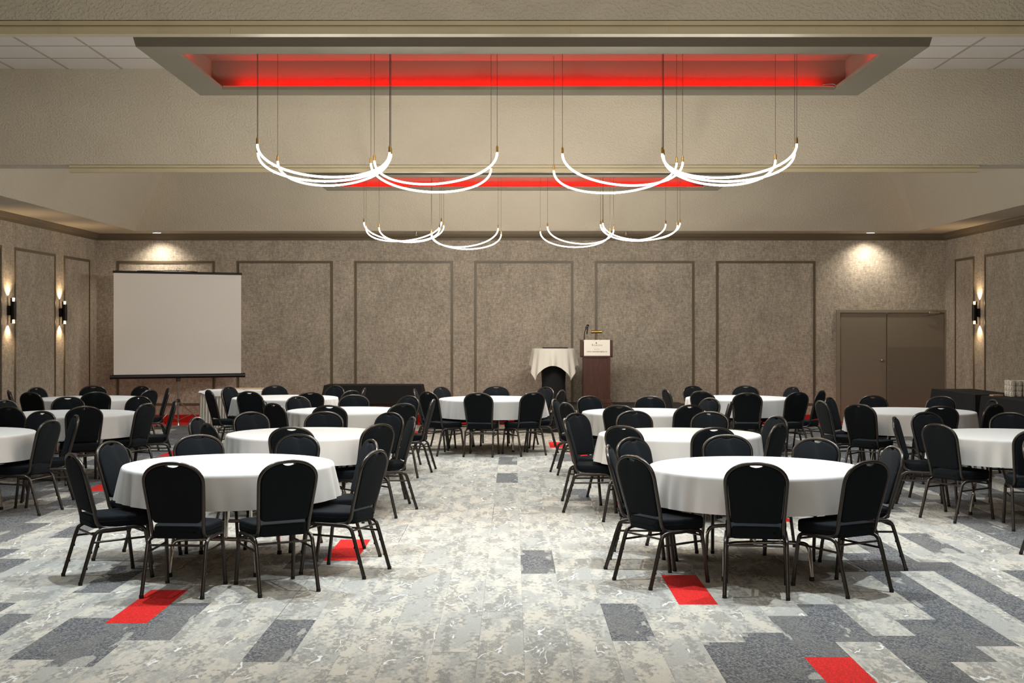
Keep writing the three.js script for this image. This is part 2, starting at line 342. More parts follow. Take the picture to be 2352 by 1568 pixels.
{ // along the end wall the profile must stand off towards the camera (+z)
  const s = new THREE.Shape([[0, 0], [0.10, 0], [0.10, -0.014], [0.088, -0.020], [0.078, -0.045], [0.05, -0.075], [0.032, -0.088], [0.032, -0.104], [0.012, -0.108], [0.012, -0.122], [0, -0.126]].map(p => new THREE.Vector2(p[0], p[1])));
  const g = new THREE.ExtrudeGeometry(s, { depth: XR - XL, bevelEnabled: false }).rotateY(-Math.PI / 2).translate(XR, SOF, -ZB);
  struct('trim_3', g, M.trim, 'dark taupe crown moulding on the end wall', 'crown moulding');
}
crown('z', B2 + BT, ZB, XL, 1, 'dark taupe crown moulding above the two sconces', 4);
crown('z', B2 + BT, ZB, XR, -1, 'dark taupe crown moulding above the buffet tables', 5);

// picture-frame mouldings: two beads a side
let trimN = 6;
function panel(plane, a0, a1, y0, y1, at, label) {
  const t = thing('trim_' + trimN++, label, 'wall moulding', [0, 0, 0], 0, 'wall panel mouldings', 'structure');
  const prof = [[0, 0.022, 0.012], [0.022, 0.012, 0.006], [0.034, 0.014, 0.016]];
  const mk = (u0, u1, v0, v1, d) => plane === 'back' ? box(u0, u1, v0, v1, at - d, at + 0.005) : plane === 'left' ? box(at - 0.005, at + d, v0, v1, u0, u1) : box(at + 0.005, at - d, v0, v1, u0, u1);
  const side = (f) => part('rail', prof.map(([o, w, d]) => f(o, w, d)), M.trim, t);
  side((o, w, d) => mk(a0 + o, a0 + o + w, y0 + o, y1 - o, d));
  side((o, w, d) => mk(a1 - o - w, a1 - o, y0 + o, y1 - o, d));
  side((o, w, d) => mk(a0 + o + w, a1 - o - w, y1 - o - w, y1 - o, d));
  side((o, w, d) => mk(a0 + o + w, a1 - o - w, y0 + o, y0 + o + w, d));
}
const bx = p => (p - CX) * ZB / F;
[['behind the projection screen', 268, 494], ['right beside the projection screen', 544, 765], ['above the black draped table', 814, 1041], ['behind the cocktail table', 1089, 1317], ['behind the lectern', 1366, 1595], ['next to the double doors', 1644, 1873]]
  .forEach(([w, a, b]) => panel('back', bx(a), bx(b), 0.32, 3.11, ZB, 'dark taupe rectangular wall moulding ' + w.replace('right ', '')));
panel('left', 17.6, 20.05, 0.32, 3.11, XL, 'dark taupe wall moulding before the first sconce');
panel('left', 20.56, 22.42, 0.32, 3.11, XL, 'dark taupe wall moulding between the two sconces');
panel('left', 22.83, 24.24, 0.32, 3.11, XL, 'dark taupe narrow wall moulding between sconce and screen corner');
panel('right', 23.08, 24.1, 0.32, 3.11, XR, 'dark taupe narrow wall moulding between sconce and double doors');
panel('right', 20.1, 22.59, 0.32, 3.11, XR, 'dark taupe wall moulding above the stacked mugs');

// double doors
{
  const d = thing('door_1', 'taupe painted steel double doors with metal kick panel', 'door', [0, 0, 0], 0, null, 'structure');
  const x0 = bx(1920), x1 = bx(2175), xl = bx(1928.5), xm = bx(2036), xr = bx(2168), yt = EYE + (758 - 718) * ZB / F, yf = EYE + (758 - 711.5) * ZB / F;
  part('frame', [box(x0, xl, 0, yf, ZB - 0.05, ZB + 0.02), box(xr, x1, 0, yf, ZB - 0.05, ZB + 0.02), box(xl, xr, yt, yf, ZB - 0.05, ZB + 0.02)], M.doorFrame, d);
  part('stop', box(xl, xr, 0.01, yt, ZB - 0.003, ZB + 0.01), M.doorFrame, d);
  const a = part('leaf', box(xl + 0.008, xm - 0.012, 0.012, yt - 0.012, ZB - 0.03, ZB - 0.005), M.door, d);
  const b = part('leaf', box(xm + 0.008, xr - 0.006, 0.012, yt - 0.02, ZB - 0.03, ZB - 0.005), M.door, d);
  const kp = px(2025, 828, ZB - 0.05);
  part('knob', [new THREE.CylinderGeometry(0.028, 0.028, 0.012, 20).rotateX(Math.PI / 2).translate(kp.x, kp.y, kp.z + 0.024 - 0.02), new THREE.SphereGeometry(0.024, 16, 12).scale(1, 1, 0.8).translate(kp.x, kp.y, kp.z + 0.04), new THREE.CylinderGeometry(0.011, 0.011, 0.04, 12).rotateX(Math.PI / 2).translate(kp.x, kp.y, kp.z + 0.02)], M.steel, a);
  const ky = EYE - (797 - 758) * ZB / F;
  const kick = part('kick_panel', box(xm + 0.02, xr - 0.03, 0.03, ky, ZB - 0.033, ZB - 0.029), M.kick, b);
  for (const y of [0.6, 1.0]) for (const x of [xm + 0.035, xr - 0.045]) part('screw', new THREE.CylinderGeometry(0.006, 0.006, 0.004, 8).rotateX(Math.PI / 2).translate(x, y + 0.02, -(ZB - 0.034)), M.steel, b);
  part('closer', [rbox(0.21, 0.045, 0.05, 0.008, bx(2143), yt + 0.005, -(ZB - 0.075)), lbox(0.03, 0.03, 0.05, bx(2144), yt + 0.03, -(ZB - 0.075)), bar(V(bx(2144), yt - 0.02, -(ZB - 0.09)), V(bx(2115), yt - 0.045, -(ZB - 0.07)), 0.007), lbox(0.02, 0.04, 0.03, bx(2144), yt - 0.01, -(ZB - 0.08))], M.steel, d);
  for (const y of [0.35, 1.05, 1.85]) part('hinge', cyl(0.009, 0.009, 0.11, xl + 0.004, y, -(ZB - 0.036), 10), M.steel, d);
  part('bolt_head', new THREE.CylinderGeometry(0.014, 0.014, 0.02, 12).translate(xm - 0.002, yt - 0.015, -(ZB - 0.035)), M.steel, d);
}

// ------------------------------------------------------------------ hung ceiling recesses with red coves
const XC0 = -3.03, XC1 = 3.353, IC0 = -2.754, IC1 = 3.06, YC = 4.054, TOPC = 4.355;
function coffer(dz, turn, label) {
  const g = thing('ceiling_recess', label, 'ceiling recess', [0, 0, 0], 0, 'hung ceiling recesses with red light', 'structure');
  const zn = 10.28 + dz, zf = 12.41 + dz, in0 = 10.55 + dz, in1 = 12.117 + dz, led = 0.13, lip = 0.034, k = 0.25, H = CEIL - YC, yl = YC + lip;
  const ring = (x0, x1, z0, z1, y) => [[x0, y, z0], [x1, y, z0], [x1, y, z1], [x0, y, z1]];
  const band = (a, b) => [0, 1, 2, 3].map(i => [a[i], a[(i + 1) % 4], b[(i + 1) % 4], b[i]]);
  const o = ring(XC0, XC1, zn, zf, YC), ot = ring(XC0 - k * H, XC1 + k * H, zn - k * H, zf + k * H, CEIL), i0 = ring(IC0, IC1, in0, in1, YC), i1 = ring(IC0, IC1, in0, in1, yl), w0 = ring(IC0 - led, IC1 + led, in0 - led, in1 + led, yl), w1 = ring(IC0 - led, IC1 + led, in0 - led, in1 + led, TOPC);
  band(o, ot).forEach(q => part('outer_side', facets([q]), M.coffer, g));
  part('rim', facets(band(o, i0)), M.coffer, g);
  part('lip', facets(band(i0, i1)), M.coffer, g);
  part('ledge', facets(band(i1, w0)), M.coffer, g);
  band(w0, w1).forEach(q => part('cove_wall', facets([q]), M.coffer, g));
  part('cove_top', facets([w1]), M.coffer, g);
  // red light strips lie on the ledge; one light a side shines up onto the cove wall
  const strip = (x0, x1, z0, z1) => { const m = part('led_strip', box(x0, x1, yl + 0.004, yl + 0.012, z0, z1), M.glowRed, g); return m; };
  const a = led * 0.5, h = 0.008;
  strip(IC0, IC1, in1 + a - h, in1 + a + h); strip(IC0, IC1, in0 - a - h, in0 - a + h);
  strip(IC0 - a - h, IC0 - a + h, in0, in1); strip(IC1 + a - h, IC1 + a + h, in0, in1);
  const up = (x, z, len, along, tx, tz, I) => {
    const l = new THREE.RectAreaLight(RED, I, along === 'x' ? len : 0.02, along === 'x' ? 0.02 : len); lamp(l, x, yl + 0.02, z); l.lookAt(tx, yl + 0.32, -tz);
  };
  const xm = (IC0 + IC1) / 2, zm = (in0 + in1) / 2, lx = IC1 - IC0 - 0.25, lz = in1 - in0 - 0.2;
  up(xm, in1 + a, lx, 'x', xm, in1 + a + 0.10, I_COVE); up(xm, in0 - a, lx, 'x', xm, in0 - a - 0.10, I_COVE);
  const v1 = new THREE.RectAreaLight(RED, I_COVE, 0.02, lz), v2 = new THREE.RectAreaLight(RED, I_COVE, 0.02, lz);
  lamp(v1, IC0 - a, yl + 0.02, zm); v1.rotation.set(Math.PI / 2, 0.3, 0, 'ZYX'); lamp(v2, IC1 + a, yl + 0.02, zm); v2.rotation.set(Math.PI / 2, -0.3, 0, 'ZYX');
  return g;
}
coffer(0, 0, 'hung taupe ceiling recess glowing red, over the rear tables');
coffer(8.49, 0, 'hung taupe ceiling recess glowing red, nearest the stage');
// loose cable end on the ledge of the rear recess
{
  const c = px(1916, 200, 12.10);
  whole('loose_cable', [tube([V(c.x - 0.11, YC + 0.045, -12.11), V(c.x - 0.05, YC + 0.05, -12.10), V(c.x, YC + 0.045, -12.09), V(c.x + 0.015, YC + 0.02, -12.08), V(c.x - 0.005, YC - 0.004, -12.085)], 0.004, 20, 6)], M.steel, 'loose cable end hanging over the lip of the red recess', 'cable');
}

// ------------------------------------------------------------------ curved tube pendants
function arc(a, b, sag, topY, label, group, I, name = 'tube_pendant') {
  const t = thing(name, label, 'pendant lamp', [(a.x + b.x) / 2, Math.min(a.y, b.y) - sag, (a.z + b.z) / 2], 0, group);
  const o = t.position, A = a.clone().sub(o), B = b.clone().sub(o), pts = [];
  const capH = 0.048;
  for (let i = 0; i <= 40; i++) {
    const th = Math.PI * i / 40, s = (1 - Math.cos(th)) / 2, d = Math.pow(Math.sin(th), 0.92);
    pts.push(V(A.x + (B.x - A.x) * s, A.y - capH + (B.y - A.y) * s - (sag - capH) * d, A.z + (B.z - A.z) * s));
  }
  part('light_tube', new THREE.TubeGeometry(new THREE.CatmullRomCurve3(pts), 48, 0.0098, 8), M.glowTube, t);
  for (const p of [A, B]) {
    part('cap', [cyl(0.0108, 0.0108, capH, p.x, p.y - capH, p.z, 14), cyl(0.006, 0.006, 0.01, p.x, p.y, p.z, 8)], M.brassSatin, t);
    part('cord', cyl(0.0022, 0.0022, topY - p.y - o.y, p.x, p.y, p.z, 5), M.cord, t);
  }
  for (const i of [9, 20, 31]) {
    const l = new THREE.PointLight(WARM, I / 3, 0, 2); l.shadow.radius = 0.1; const q = pts[i];
    l.position.set(q.x + o.x, q.y + o.y - 0.0132, q.z + o.z); l.castShadow = true; scene.add(l);
  }
}
{
  // [end, end, their depths]: the depth orders the fan, the height follows from the picture
  const rank = { 2: ['rearward', 'stageward'], 3: ['rearmost', 'middle', 'foremost'] };
  const set = (where, list, I = I_ARC) => [...list].sort((a, b) => a[2] + a[5] - b[2] - b[5]).forEach(([x0, y0, Z0, x1, y1, Z1], i) => arc(px(x0, y0, Z0), px(x1, y1, Z1), 0.29, TOPC, 'curved white tube pendant ' + where + ', ' + rank[list.length][i] + ' one', 'tube pendants ' + where, I));
  let w = 'under the rear red recess, ';
  set(w + 'screen-side trio', [[591, 318, 10.62, 895, 337, 11.02], [592.5, 338, 11.08, 898, 341, 11.14], [638, 358, 11.55, 896, 344, 11.27]]);
  set(w + 'screen-side pair', [[852, 363, 11.72, 1128, 375, 11.98], [860, 357, 11.55, 1142, 337, 11.1]]);
  set(w + 'door-side pair', [[1272, 380, 12.04, 1554, 362, 11.74], [1292, 340, 11.12, 1568, 360, 11.58]]);
  set(w + 'door-side trio', [[1521, 340, 11.04, 1830, 317, 10.62], [1523, 343, 11.16, 1825, 337, 11.08], [1524, 346, 11.29, 1781, 355, 11.5]]);
  w = 'under the red recess nearest stage, ';
  set(w + 'screen-side trio', [[836, 503, 19.25, 1010, 516, 19.35], [841, 517, 19.55, 1014, 502, 19.5], [870.5, 515, 19.85, 1019.5, 511, 19.68]], I_ARC_STAGE);
  set(w + 'screen-side pair', [[990.5, 530, 19.98, 1144, 517, 19.6], [991.5, 529, 20.16, 1151, 531, 20.4]], I_ARC_STAGE);
  set(w + 'door-side pair', [[1241, 525, 20.4, 1401, 526, 20.16], [1257.5, 513, 19.5, 1409.5, 520, 19.98]], I_ARC_STAGE);
  set(w + 'door-side trio', [[1379.5, 508, 19.35, 1529, 507, 19.25], [1384.5, 505, 19.5, 1556, 510, 19.55], [1385.5, 514, 19.68, 1562, 505, 19.85]], I_ARC_STAGE);
  // the rear bay over the photographer has the same pendants: they light the beam face and the nearest carpet
  for (const s of [-1, 1]) for (const [ax, az, bx_, bz] of [[0.9, 2.6, 2.2, 1.9], [1.2, 2.7, 2.25, 2.9], [0.2, 2.2, 1.3, 3.2]])
    arc(V(0.13 + s * ax, 3.36, -az - 1.55), V(0.13 + s * bx_, 3.36, -bz - 1.55), 0.29, CEIL, 'glowing white curved tube pendant in the rear ceiling bay', 'tube pendants in the rear bay', I_ARC_REAR);
}

// ------------------------------------------------------------------ recessed downlights
function downlight(x, y, Z, r, mat, label, group) {
  const t = thing('recessed_downlight', label, 'downlight', [x, y, -Z], 0, group);
  part('trim_ring', new THREE.TorusGeometry(r, 0.008, 8, 32).rotateX(Math.PI / 2), M.tile, t);
  part('lens', new THREE.CylinderGeometry(r - 0.004, r - 0.004, 0.006, 28).translate(0, -0.001, 0), mat, t);
}
for (const [p, q, where] of [[360, 534, 'above the projection screen'], [2000, 531.5, 'above the double doors']]) {
  const Z = 24.27, x = (p - CX) * Z / F;
  downlight(x, SOF - 0.004, Z, 0.085, M.glowDown, 'round recessed downlight in the soffit ' + where, 'soffit downlights');
  spot(SOFTWHITE, I_WALLSPOT, 1.12, 0.8, [x, SOF - 0.03, Z], [x, 2.2, Z + 0.22], 2);
}
for (const [x, Z, k] of [[-2.7, 9.3, 1.2], [-1.2, 9.35, 1.2], [1.2, 9.35, 1.2], [2.7, 9.25, 1.2], [-5.4, 9.6, 0.7], [5.2, 9.6, 0.7], [-5.4, 12.3, 0.7], [5.1, 12.3, 0.7], [-2.0, 12.72, 0.8], [1.65, 12.72, 0.8]]) {
  downlight(x, CEIL - 0.004, Z, 0.08, M.glowCool, 'round cool white downlight in the tile ceiling', 'tile ceiling downlights');
  spot(COOL, I_DOWN * k, 0.78, 0.7, [x, CEIL - 0.03, Z], [x, 0, Z], 2);
}
for (const [x, Z] of [[-5.6, 17.2], [5.1, 17.2], [-4.9, 21.0], [4.9, 21.0], [-2.3, 18.0], [0.1, 17.9], [2.4, 18.0], [-2.1, 15.6], [1.8, 15.6]]) {
  downlight(x, CEIL + 0.026, Z, 0.08, M.glowCool, 'round cool white downlight in the stage bay ceiling', 'stage bay downlights');
  spot(COOL, I_DOWN * 0.75, 0.78, 0.7, [x, CEIL, Z], [x, 0, Z], 2);
}
for (const [x, Z] of [[-3.6, 5.4], [3.6, 5.4]]) {
  downlight(x, CEIL + 0.026, Z, 0.08, M.glowCool, 'round cool white downlight in the rear bay ceiling', 'rear bay downlights');
  spot(COOL, I_DOWN * 0.6, 0.78, 0.7, [x, CEIL, Z], [x, 0, Z], 2);
}
for (const p of [956, 1438]) {
  const x = (p - CX) * 24.2 / F, t = thing('fire_sprinkler', p < 1000 ? 'small pendent fire sprinkler in soffit above the black draped table' : 'small pendent fire sprinkler in soffit beyond the lectern', 'sprinkler', [x, SOF, -24.2], 0);
  part('escutcheon', cyl(0.035, 0.035, 0.008, 0, -0.008, 0, 20), M.steel, t);
  part('body', [cyl(0.012, 0.012, 0.03, 0, -0.038, 0, 10), bar(V(-0.012, -0.03, 0), V(-0.016, -0.055, 0), 0.003), bar(V(0.012, -0.03, 0), V(0.016, -0.055, 0), 0.003), cyl(0.022, 0.022, 0.003, 0, -0.06, 0, 14)], M.steel, t);
}

// ------------------------------------------------------------------ wall sconces
function sconce(side, Z, label) {
  const x = side < 0 ? XL : XR, y = EYE + (758 - 713) * 20.3 / F, d = -side;   // d: away from the wall
  const t = thing('wall_sconce', label, 'wall lamp', [x, y, -Z], 0, 'black up-and-down wall sconces');
  part('wall_bracket', lbox(0.05, 0.15, 0.06, d * 0.025, 0, 0), M.sconceBlack, t);
  part('rear_tube', cyl(0.016, 0.016, 0.40, d * 0.062, -0.20, 0, 16), M.sconceBlack, t);
  part('body', cyl(0.040, 0.040, 0.29, d * 0.098, -0.145, 0, 28), M.sconceBlack, t);
  for (const s of [1, -1]) {
    part('diffuser', new THREE.CylinderGeometry(s > 0 ? 0.020 : 0.016, s > 0 ? 0.016 : 0.020, 0.056, 18).translate(d * 0.095, s * 0.173, 0), M.glowSconce, t);
    spot(AMBER, I_SCONCE, 1.0, 1.0, [x + d * 0.04, y + s * 0.212, Z], [x + d * 0.03, y + s * 1.6, Z], 0.4);
    const l = new THREE.PointLight(AMBER, 0.05, 0, 2); lamp(l, x + d * 0.095, y + s * 0.173, Z);
  }
}
sconce(-1, 20.3, 'black cylinder wall sconce farther from the projection screen');
sconce(-1, 22.62, 'black cylinder wall sconce nearer the projection screen');
sconce(1, 22.83, 'black cylinder wall sconce between double doors and stacked mugs');

// ------------------------------------------------------------------ banquet chairs
function makeChair() {
  const t = new THREE.Group();
  const zb = h => -0.155 - (h - 0.45) * 0.268;
  // back frame: one bent tube, down both sides and forward under the seat
  const side = s => [V(s * 0.182, 0.382, 0.0), V(s * 0.180, 0.379, -0.075), V(s * 0.177, 0.387, -0.120), V(s * 0.176, 0.415, -0.148), V(s * 0.177, 0.45, zb(0.45) - 0.003), V(s * 0.181, 0.5, zb(0.5)), V(s * 0.191, 0.62, zb(0.62)), V(s * 0.199, 0.72, zb(0.72)), V(s * 0.201, 0.76, zb(0.76))];
  const arch = []; for (let i = 1; i < 20; i++) { const a = Math.PI * i / 20, c = Math.cos(a), sn = Math.sin(a), n = 2 / 2.25; const y = 0.76 + 0.1335 * Math.pow(sn, n); arch.push(V(0.201 * Math.sign(c) * Math.pow(Math.abs(c), n), y, zb(y))); }
  part('back_frame', tube([...side(1), ...arch, ...side(-1).reverse()], 0.0135, 84, 8), M.frame, t);
  // upholstered back, with a hand slot under the crown
  const sh = new THREE.Shape(), half = h => h < 0.76 ? 0.163 + (h - 0.46) * 0.083 : 0.188;
  sh.moveTo(-0.130, 0.484); sh.lineTo(0.130, 0.484); sh.quadraticCurveTo(0.163, 0.484, 0.167, 0.52); sh.lineTo(0.188, 0.76);
  for (let i = 1; i <= 7; i++) { const a = Math.PI / 2 * i / 8.2, n = 2 / 2.25; sh.lineTo(0.188 * Math.pow(Math.cos(a), n), 0.76 + 0.122 * Math.pow(Math.sin(a), n)); }
  sh.lineTo(0.052, 0.8815); sh.quadraticCurveTo(0.034, 0.866, 0, 0.864); sh.quadraticCurveTo(-0.034, 0.866, -0.052, 0.8815);
  for (let i = 7; i >= 1; i--) { const a = Math.PI / 2 * i / 8.2, n = 2 / 2.25; sh.lineTo(-0.188 * Math.pow(Math.cos(a), n), 0.76 + 0.122 * Math.pow(Math.sin(a), n)); }
  sh.lineTo(-0.188, 0.76); sh.lineTo(-0.167, 0.52); sh.quadraticCurveTo(-0.163, 0.484, -0.130, 0.484);
  const bg = new THREE.ExtrudeGeometry(sh, { depth: 0.016, bevelEnabled: true, bevelThickness: 0.012, bevelSize: 0.010, bevelOffset: -0.010, bevelSegments: 3, curveSegments: 8, steps: 1 });
  { const p = bg.attributes.position; for (let i = 0; i < p.count; i++) { const y = p.getY(i), z = p.getZ(i) - 0.008; p.setZ(i, zb(y) + z + 0.003 + (z > 0.005 ? 0.010 * Math.cos(Math.min(1, Math.abs(p.getX(i)) / 0.19) * Math.PI / 2) : 0)); } }
  const back = part('backrest', toCreasedNormals(bg, 0.9), M.fabric, t);
  // seat cushion
  const ss = new THREE.Shape(); ss.moveTo(-0.125, -0.176); ss.lineTo(0.125, -0.176); ss.quadraticCurveTo(0.160, -0.174, 0.163, -0.14); ss.lineTo(0.168, -0.11); ss.lineTo(0.188, -0.06); ss.lineTo(0.205, 0.15); ss.quadraticCurveTo(0.205, 0.225, 0.13, 0.238); ss.quadraticCurveTo(0, 0.252, -0.13, 0.238); ss.quadraticCurveTo(-0.205, 0.225, -0.205, 0.15); ss.lineTo(-0.188, -0.06); ss.lineTo(-0.168, -0.11); ss.lineTo(-0.163, -0.14); ss.quadraticCurveTo(-0.160, -0.174, -0.125, -0.176);
  const sg = new THREE.ExtrudeGeometry(ss, { depth: 0.050, bevelEnabled: true, bevelThickness: 0.016, bevelSize: 0.012, bevelOffset: -0.010, bevelSegments: 3, curveSegments: 8 });
  sg.rotateX(Math.PI / 2); // y down extrude
  sg.scale(1, -1, 1);
  { const p = sg.attributes.position; for (let i = 0; i < p.count; i += 3) { const a = [p.getX(i), p.getY(i), p.getZ(i)], b = [p.getX(i + 2), p.getY(i + 2), p.getZ(i + 2)]; p.setXYZ(i, ...b); p.setXYZ(i + 2, ...a); } sg.translate(0, 0.396, 0); sg.computeVertexNormals(); }
  const seat = part('seat', toCreasedNormals(sg, 0.9), M.fabric, t);
  part('piping', tube(ss.getSpacedPoints(40).map(q => V(q.x * 1.005, 0.424, q.y * 1.005)), 0.0035, 60, 5, true), M.fabric, seat);
  for (const s of [1, -1]) {
    const rear = part('leg', tube([V(s * 0.206, 0.004, -0.275), V(s * 0.203, 0.17, -0.224), V(s * 0.2, 0.31, -0.181), V(s * 0.2, 0.352, -0.162), V(s * 0.2, 0.371, -0.125), V(s * 0.2, 0.374, -0.09)], 0.0142, 22, 8), M.frame, t);
    const front = part('leg', tube([V(s * 0.208, 0.004, 0.238), V(s * 0.204, 0.17, 0.216), V(s * 0.2, 0.31, 0.196), V(s * 0.2, 0.352, 0.184), V(s * 0.2, 0.373, 0.152), V(s * 0.2, 0.376, 0.12)], 0.0142, 22, 8), M.frame, t);
    part('foot_cap', cyl(0.0152, 0.0150, 0.022, s * 0.206, 0, -0.273, 10), M.rubber, rear);
    part('foot_cap', cyl(0.0152, 0.0150, 0.022, s * 0.208, 0, 0.237, 10), M.rubber, front);
    part('bumper', [lbox(0.010, 0.016, 0.010, s * 0.203, 0.22, -0.196), lbox(0.010, 0.016, 0.010, s * 0.205, 0.11, -0.229)], M.rubber, rear);
    part('seat_rail', tube([V(s * 0.2, 0.374, -0.092), V(s * 0.2, 0.376, 0.122)], 0.0135, 2, 8), M.frame, t);
    part('stretcher', bar(V(s * 0.2, 0.288, -0.188), V(s * 0.2, 0.296, 0.197), 0.0078), M.frame, t);
  }
  part('cross_bar', bar(V(-0.2, 0.335, -0.168), V(0.2, 0.335, -0.168), 0.0078), M.frame, t);
  part('cross_bar', bar(V(-0.2, 0.340, 0.17), V(0.2, 0.340, 0.17), 0.0078), M.frame, t);
  part('seat_board', lbox(0.36, 0.012, 0.33, 0, 0.384, 0.03), M.rubber, t);
  return t;
}
const chairProto = makeChair();

// ------------------------------------------------------------------ round tables with cloths and their chairs
const RT = 0.785;
function clothGeo(R, drop, sd) {
  seed = sd; const NA = 264, rings = [0, 0.3, 0.6, 0.85, 0.96, 0.985, 1.0], D = [0.03, 0.08, 0.18, 0.3, 0.44, 0.58, 0.72, 0.86, 1.0];
  const ph = [...Array(5)].map(() => rr(0, 6.28)), pos = [], idx = [], zone = 1.57 + rr(-0.5, 0.5);
  const fold = th => { // calm stretches and pleated ones
    const am = 0.12 + 0.88 * Math.pow(0.5 + 0.5 * Math.sin(2 * th + zone), 2.2);
    return am * (0.34 * Math.sin(33 * th + ph[0] + 1.6 * Math.sin(4 * th + ph[1])) + 0.22 * Math.sin(21 * th + ph[2] + Math.sin(3 * th))) + 0.22 * Math.sin(7 * th + ph[3]) * (0.4 + am);
  };
  const cols = rings.length + D.length;
  for (let i = 0; i < NA; i++) {
    const th = i / NA * 2 * Math.PI, c = Math.cos(th), s = Math.sin(th), f = fold(th);
    rings.forEach(r => pos.push(c * r * R, 0.761 - (r === 1 ? 0.003 : 0), s * r * R));
    D.forEach(d => { const e = Math.pow(d, 0.9), rad = R + 0.006 + e * (0.030 + 0.052 * f) ; pos.push(c * rad, 0.758 - d * drop * (1 - 0.035 * f) - 0.004, s * rad); });
  }
  for (let i = 0; i < NA; i++) for (let j = 0; j < cols - 1; j++) { const a = i * cols + j, b = ((i + 1) % NA) * cols + j; if (j > 0) idx.push(a, a + 1, b); idx.push(b, a + 1, b + 1); }
  const g = new THREE.BufferGeometry(); g.setAttribute('position', new THREE.Float32BufferAttribute(pos, 3)); g.setIndex(idx);
  const uv = []; for (let i = 0; i < pos.length; i += 3) uv.push(pos[i], pos[i + 2]); g.setAttribute('uv', new THREE.Float32BufferAttribute(uv, 2));
  // faces must look up and outwards
  g.computeVertexNormals(); if (g.attributes.normal.getY(1) < 0) { const ix = g.index.array; for (let i = 0; i < ix.length; i += 3) { const q = ix[i]; ix[i] = ix[i + 1]; ix[i + 1] = q; } g.computeVertexNormals(); }
  return g;
}
const cloths = [clothGeo(RT, 0.245, 11), clothGeo(RT, 0.25, 23), clothGeo(RT, 0.24, 57), clothGeo(RT, 0.26, 91)];
function makeTable(near, far) {
  const t = new THREE.Group();
  part('tabletop', new THREE.CylinderGeometry(RT - 0.008, RT - 0.008, 0.022, 64).translate(0, 0.743, 0), M.plywood, t);
  part('apron_rail', [lbox(0.03, 0.03, 1.0, 0.2, 0.715, 0), lbox(0.03, 0.03, 1.0, -0.2, 0.715, 0)], M.chrome, t);
  for (const s of [1, -1]) {
    const z = s * (s > 0 ? near : far);
    const leg = part('leg_frame', [tube([V(-0.31, 0.015, z + s * 0.03), V(-0.305, 0.14, z + s * 0.015), V(-0.30, 0.215, z), V(-0.275, 0.252, z), V(-0.23, 0.262, z), V(0.23, 0.262, z), V(0.275, 0.252, z), V(0.30, 0.215, z), V(0.305, 0.14, z + s * 0.015), V(0.31, 0.015, z + s * 0.03)], 0.0145, 60, 10),
      bar(V(-0.09, 0.255, z), V(-0.09, 0.735, z - s * 0.02), 0.0125), bar(V(0.09, 0.255, z), V(0.09, 0.735, z - s * 0.02), 0.0125)], M.chrome, t);
    for (const x of [-0.31, 0.31]) part('foot_cap', cyl(0.019, 0.018, 0.03, x, 0, z + s * 0.03, 12), M.rubber, leg);
    part('brace', bar(V(0, 0.5, z - s * 0.01), V(0, 0.72, z - s * 0.30), 0.008), M.chrome, t);
    part('brace_bar', bar(V(-0.09, 0.5, z - s * 0.01), V(0.09, 0.5, z - s * 0.01), 0.008), M.chrome, t);
  }
  return t;
}
const tableWide = makeTable(0.51, 0.36), tableMid = makeTable(0.44, 0.36), tableNarrow = makeTable(0.36, 0.36);
const HC = 0.9055, CHAIR_BACK = 0.272;
function sideWords(dx, dz) {          // chair seen from its table: landmarks behind its back
  const a = Math.atan2(dx, dz) * 180 / Math.PI, k = Math.round(a / 45);
  return { 0: 'with back to the stage', 1: 'with back to stage and doors', 2: 'with back to the doors side', 3: 'half facing stage, back to doors', 4: 'facing the stage', '-4': 'facing the stage', '-3': 'half facing stage, back to screen', '-2': 'with back to the screen side', '-1': 'with back to stage and screen' }[k];
}
const seats = [];
function aim(c) { c.th = Math.atan2(-(c.X - c.tx), c.Z - c.tz); c.cx = c.X + Math.sin(c.th) * CHAIR_BACK; c.cz = -c.Z + Math.cos(c.th) * CHAIR_BACK; }
function putChair(p, y, tx, tz, where, near = [1.05, 1.34], label) {
  const Z = F * (EYE - HC) / (y - CY), X = (p - CX) * Z / F, d = Math.hypot(X - tx, Z - tz), dd = Math.min(near[1], Math.max(near[0], d));
  // slide along the line of sight, so the chair stays where the picture shows it
  let best = 1, err = 9; for (let s = 0.93; s <= 1.07; s += 0.003) { const e = Math.abs(Math.hypot(X * s - tx, Z * s - tz) - dd) + 0.22 * Math.abs(s - 1) * Z; if (e < err) { err = e; best = s; } }
  const c = { X: X * best, Z: Z * best, tx, tz, where, label, near }; aim(c); seats.push(c);
}
// footprints that would touch are eased apart a little
function corners(c) { const s = Math.sin(c.th), k = Math.cos(c.th); return [[-0.225, -0.295], [0.225, -0.295], [0.225, 0.262], [-0.225, 0.262]].map(([a, b]) => [c.cx + a * k + b * s, c.cz - a * s + b * k]); }
function apart(a, b) {
  const A = corners(a), B = corners(b); let best = 9, ax = null;
  for (const q of [A, B]) for (const i of [0, 1]) {
    const dx = q[i + 1][0] - q[i][0], dz = q[i + 1][1] - q[i][1], l = Math.hypot(dx, dz), n = [dz / l, -dx / l];
    const pa = A.map(v => v[0] * n[0] + v[1] * n[1]), pb = B.map(v => v[0] * n[0] + v[1] * n[1]);
    const o = Math.min(Math.max(...pa) - Math.min(...pb), Math.max(...pb) - Math.min(...pa)); if (o <= 0) return null;
    if (o < best) { best = o; const m = (Math.max(...pa) + Math.min(...pa) - Math.max(...pb) - Math.min(...pb)) > 0 ? 1 : -1; ax = [n[0] * m, n[1] * m]; }
  }
  return [best, ax];
}
